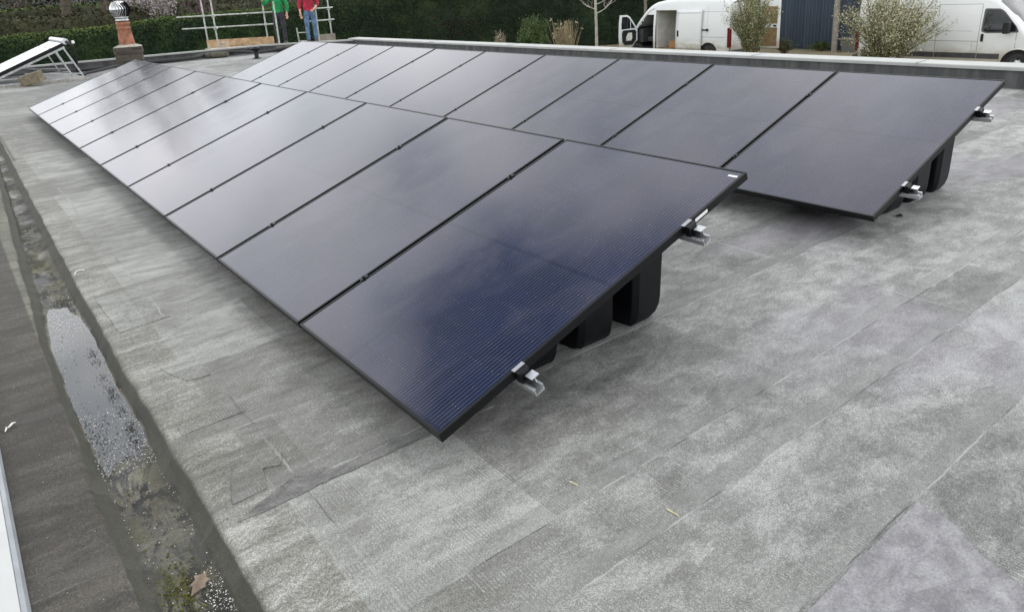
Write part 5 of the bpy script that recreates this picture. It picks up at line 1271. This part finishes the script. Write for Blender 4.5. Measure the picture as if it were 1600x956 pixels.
        bmesh.ops.recalc_face_normals(bm,faces=bm.faces); me=bpy.data.meshes.new('cab_door'); bm.to_mesh(me); bm.free(); me.materials.append(M['van']); cd=bpy.data.objects.new('cab_door',me); COL.objects.link(cd); cd.parent=r
        q=MB(); q.add([D(u,z,.03) for u,z in hole],[tuple(range(len(hole)))]); q.build('door_glass',M['glass_dark'],cd,recalc=False)
        q=MB(); pn=[(.10,1.22),(.20,1.30),(.80,1.30),(.86,1.18),(.84,.80),(.72,.66),(.30,.66),(.12,.85)]; A=[D(u,z,.062) for u,z in pn]; B=[D(u,z,.105) for u,z in pn]; n=len(pn); q.add(A+B,[tuple(range(n)),tuple(range(n,2*n))]+[(i,(i+1)%n,n+(i+1)%n,n+i) for i in range(n)]); q.build('door_lining',M['dark_in'],cd)
        q=MB(); pn=[(.34,1.18),(.56,1.18),(.66,1.0),(.66,.84),(.38,.84),(.32,.95)]; A=[D(u,z,.107) for u,z in pn]; q.add(A,[tuple(range(n-2))]); q.build('lining_insert',M['liner'],cd,recalc=False)
        q=MB(); q.bar(D(.36,1.34,.03),D(.36,1.76,.03),.03,.02); q.build('window_bar',M['van'],cd)
        q=MB(); c_=D(.20,1.50,-.12); q.box(c_[0]-.10,c_[0]+.12,c_[1]-.06,c_[1]+.06,1.32,1.66); q.build('wing_mirror',M['plastic_grey'],cd,bevel=.03)
        # rear doors: left one shut, right one swung out and showing its ply panels
        q=MB(); q.box(.10,1.0,min(sgn*5.97,sgn*6.01),max(sgn*5.97,sgn*6.01),.50,2.34); q.build('rear_door',M['van'],r,bevel=.01)
        rd=MB(); x1=VW-.03; rd.box(x1,x1+.05,min(sgn*6.02,sgn*6.97),max(sgn*6.02,sgn*6.97),.44,2.42); o=rd.build('rear_door',M['van'],r,bevel=.02)
        q=MB(); q.box(x1-.012,x1-.003,min(sgn*6.12,sgn*6.86),max(sgn*6.12,sgn*6.86),1.42,2.10); q.box(x1-.012,x1-.003,min(sgn*6.12,sgn*6.86),max(sgn*6.12,sgn*6.86),.52,1.26); q.build('ply_panel',M['ply'],o,bevel=.08)
        q=MB(); q.box(x1-.04,x1-.003,min(sgn*6.70,sgn*6.82),max(sgn*6.70,sgn*6.82),1.30,1.37); q.build('latch',M['dark_in'],o)
    tag(r,label,'van','white vans parked beyond the roof'); return r
van((24.42,22.75,GZ),-1,'white van with cab door, side door and rear door open',True)
van((24.92,5.76,GZ),1,'white closed van with black side strip at the right edge',False)
def boxes():
    rng=random.Random(2)
    for k,(w,s,a,h,z,lab) in enumerate(((.55,2.75,.3,.28,.50,'cardboard box on the van floor nearest the side door'),(.95,3.05,-.2,.32,.50,'larger cardboard box behind it in the white van'),(.62,3.12,.5,.22,.50,'torn cardboard box at the right of the van opening'),(.90,3.0,.1,.20,.825,'small cardboard box topmost of the pile in the van'))):
        r=empty('cardboard_box',(24.42+w,22.75-s,GZ+z+.003),(0,0,a)); b=MB(); b.box(-.2,.2,-.17,.17,0,h); b.build('carton',M['card'],r,bevel=.006)
        b=MB(); b.add([(-.2,-.17,h),(.2,-.17,h),(.2,-.30,h+.07),(-.2,-.30,h+.07)],[(0,1,2,3)]); b.build('flap',M['card'],r,recalc=False)
        tag(r,lab,'cardboard box','cardboard boxes in the open van')
boxes()
scene.render.engine='CYCLES'
scene.cycles.max_bounces=6; scene.cycles.use_denoising=True
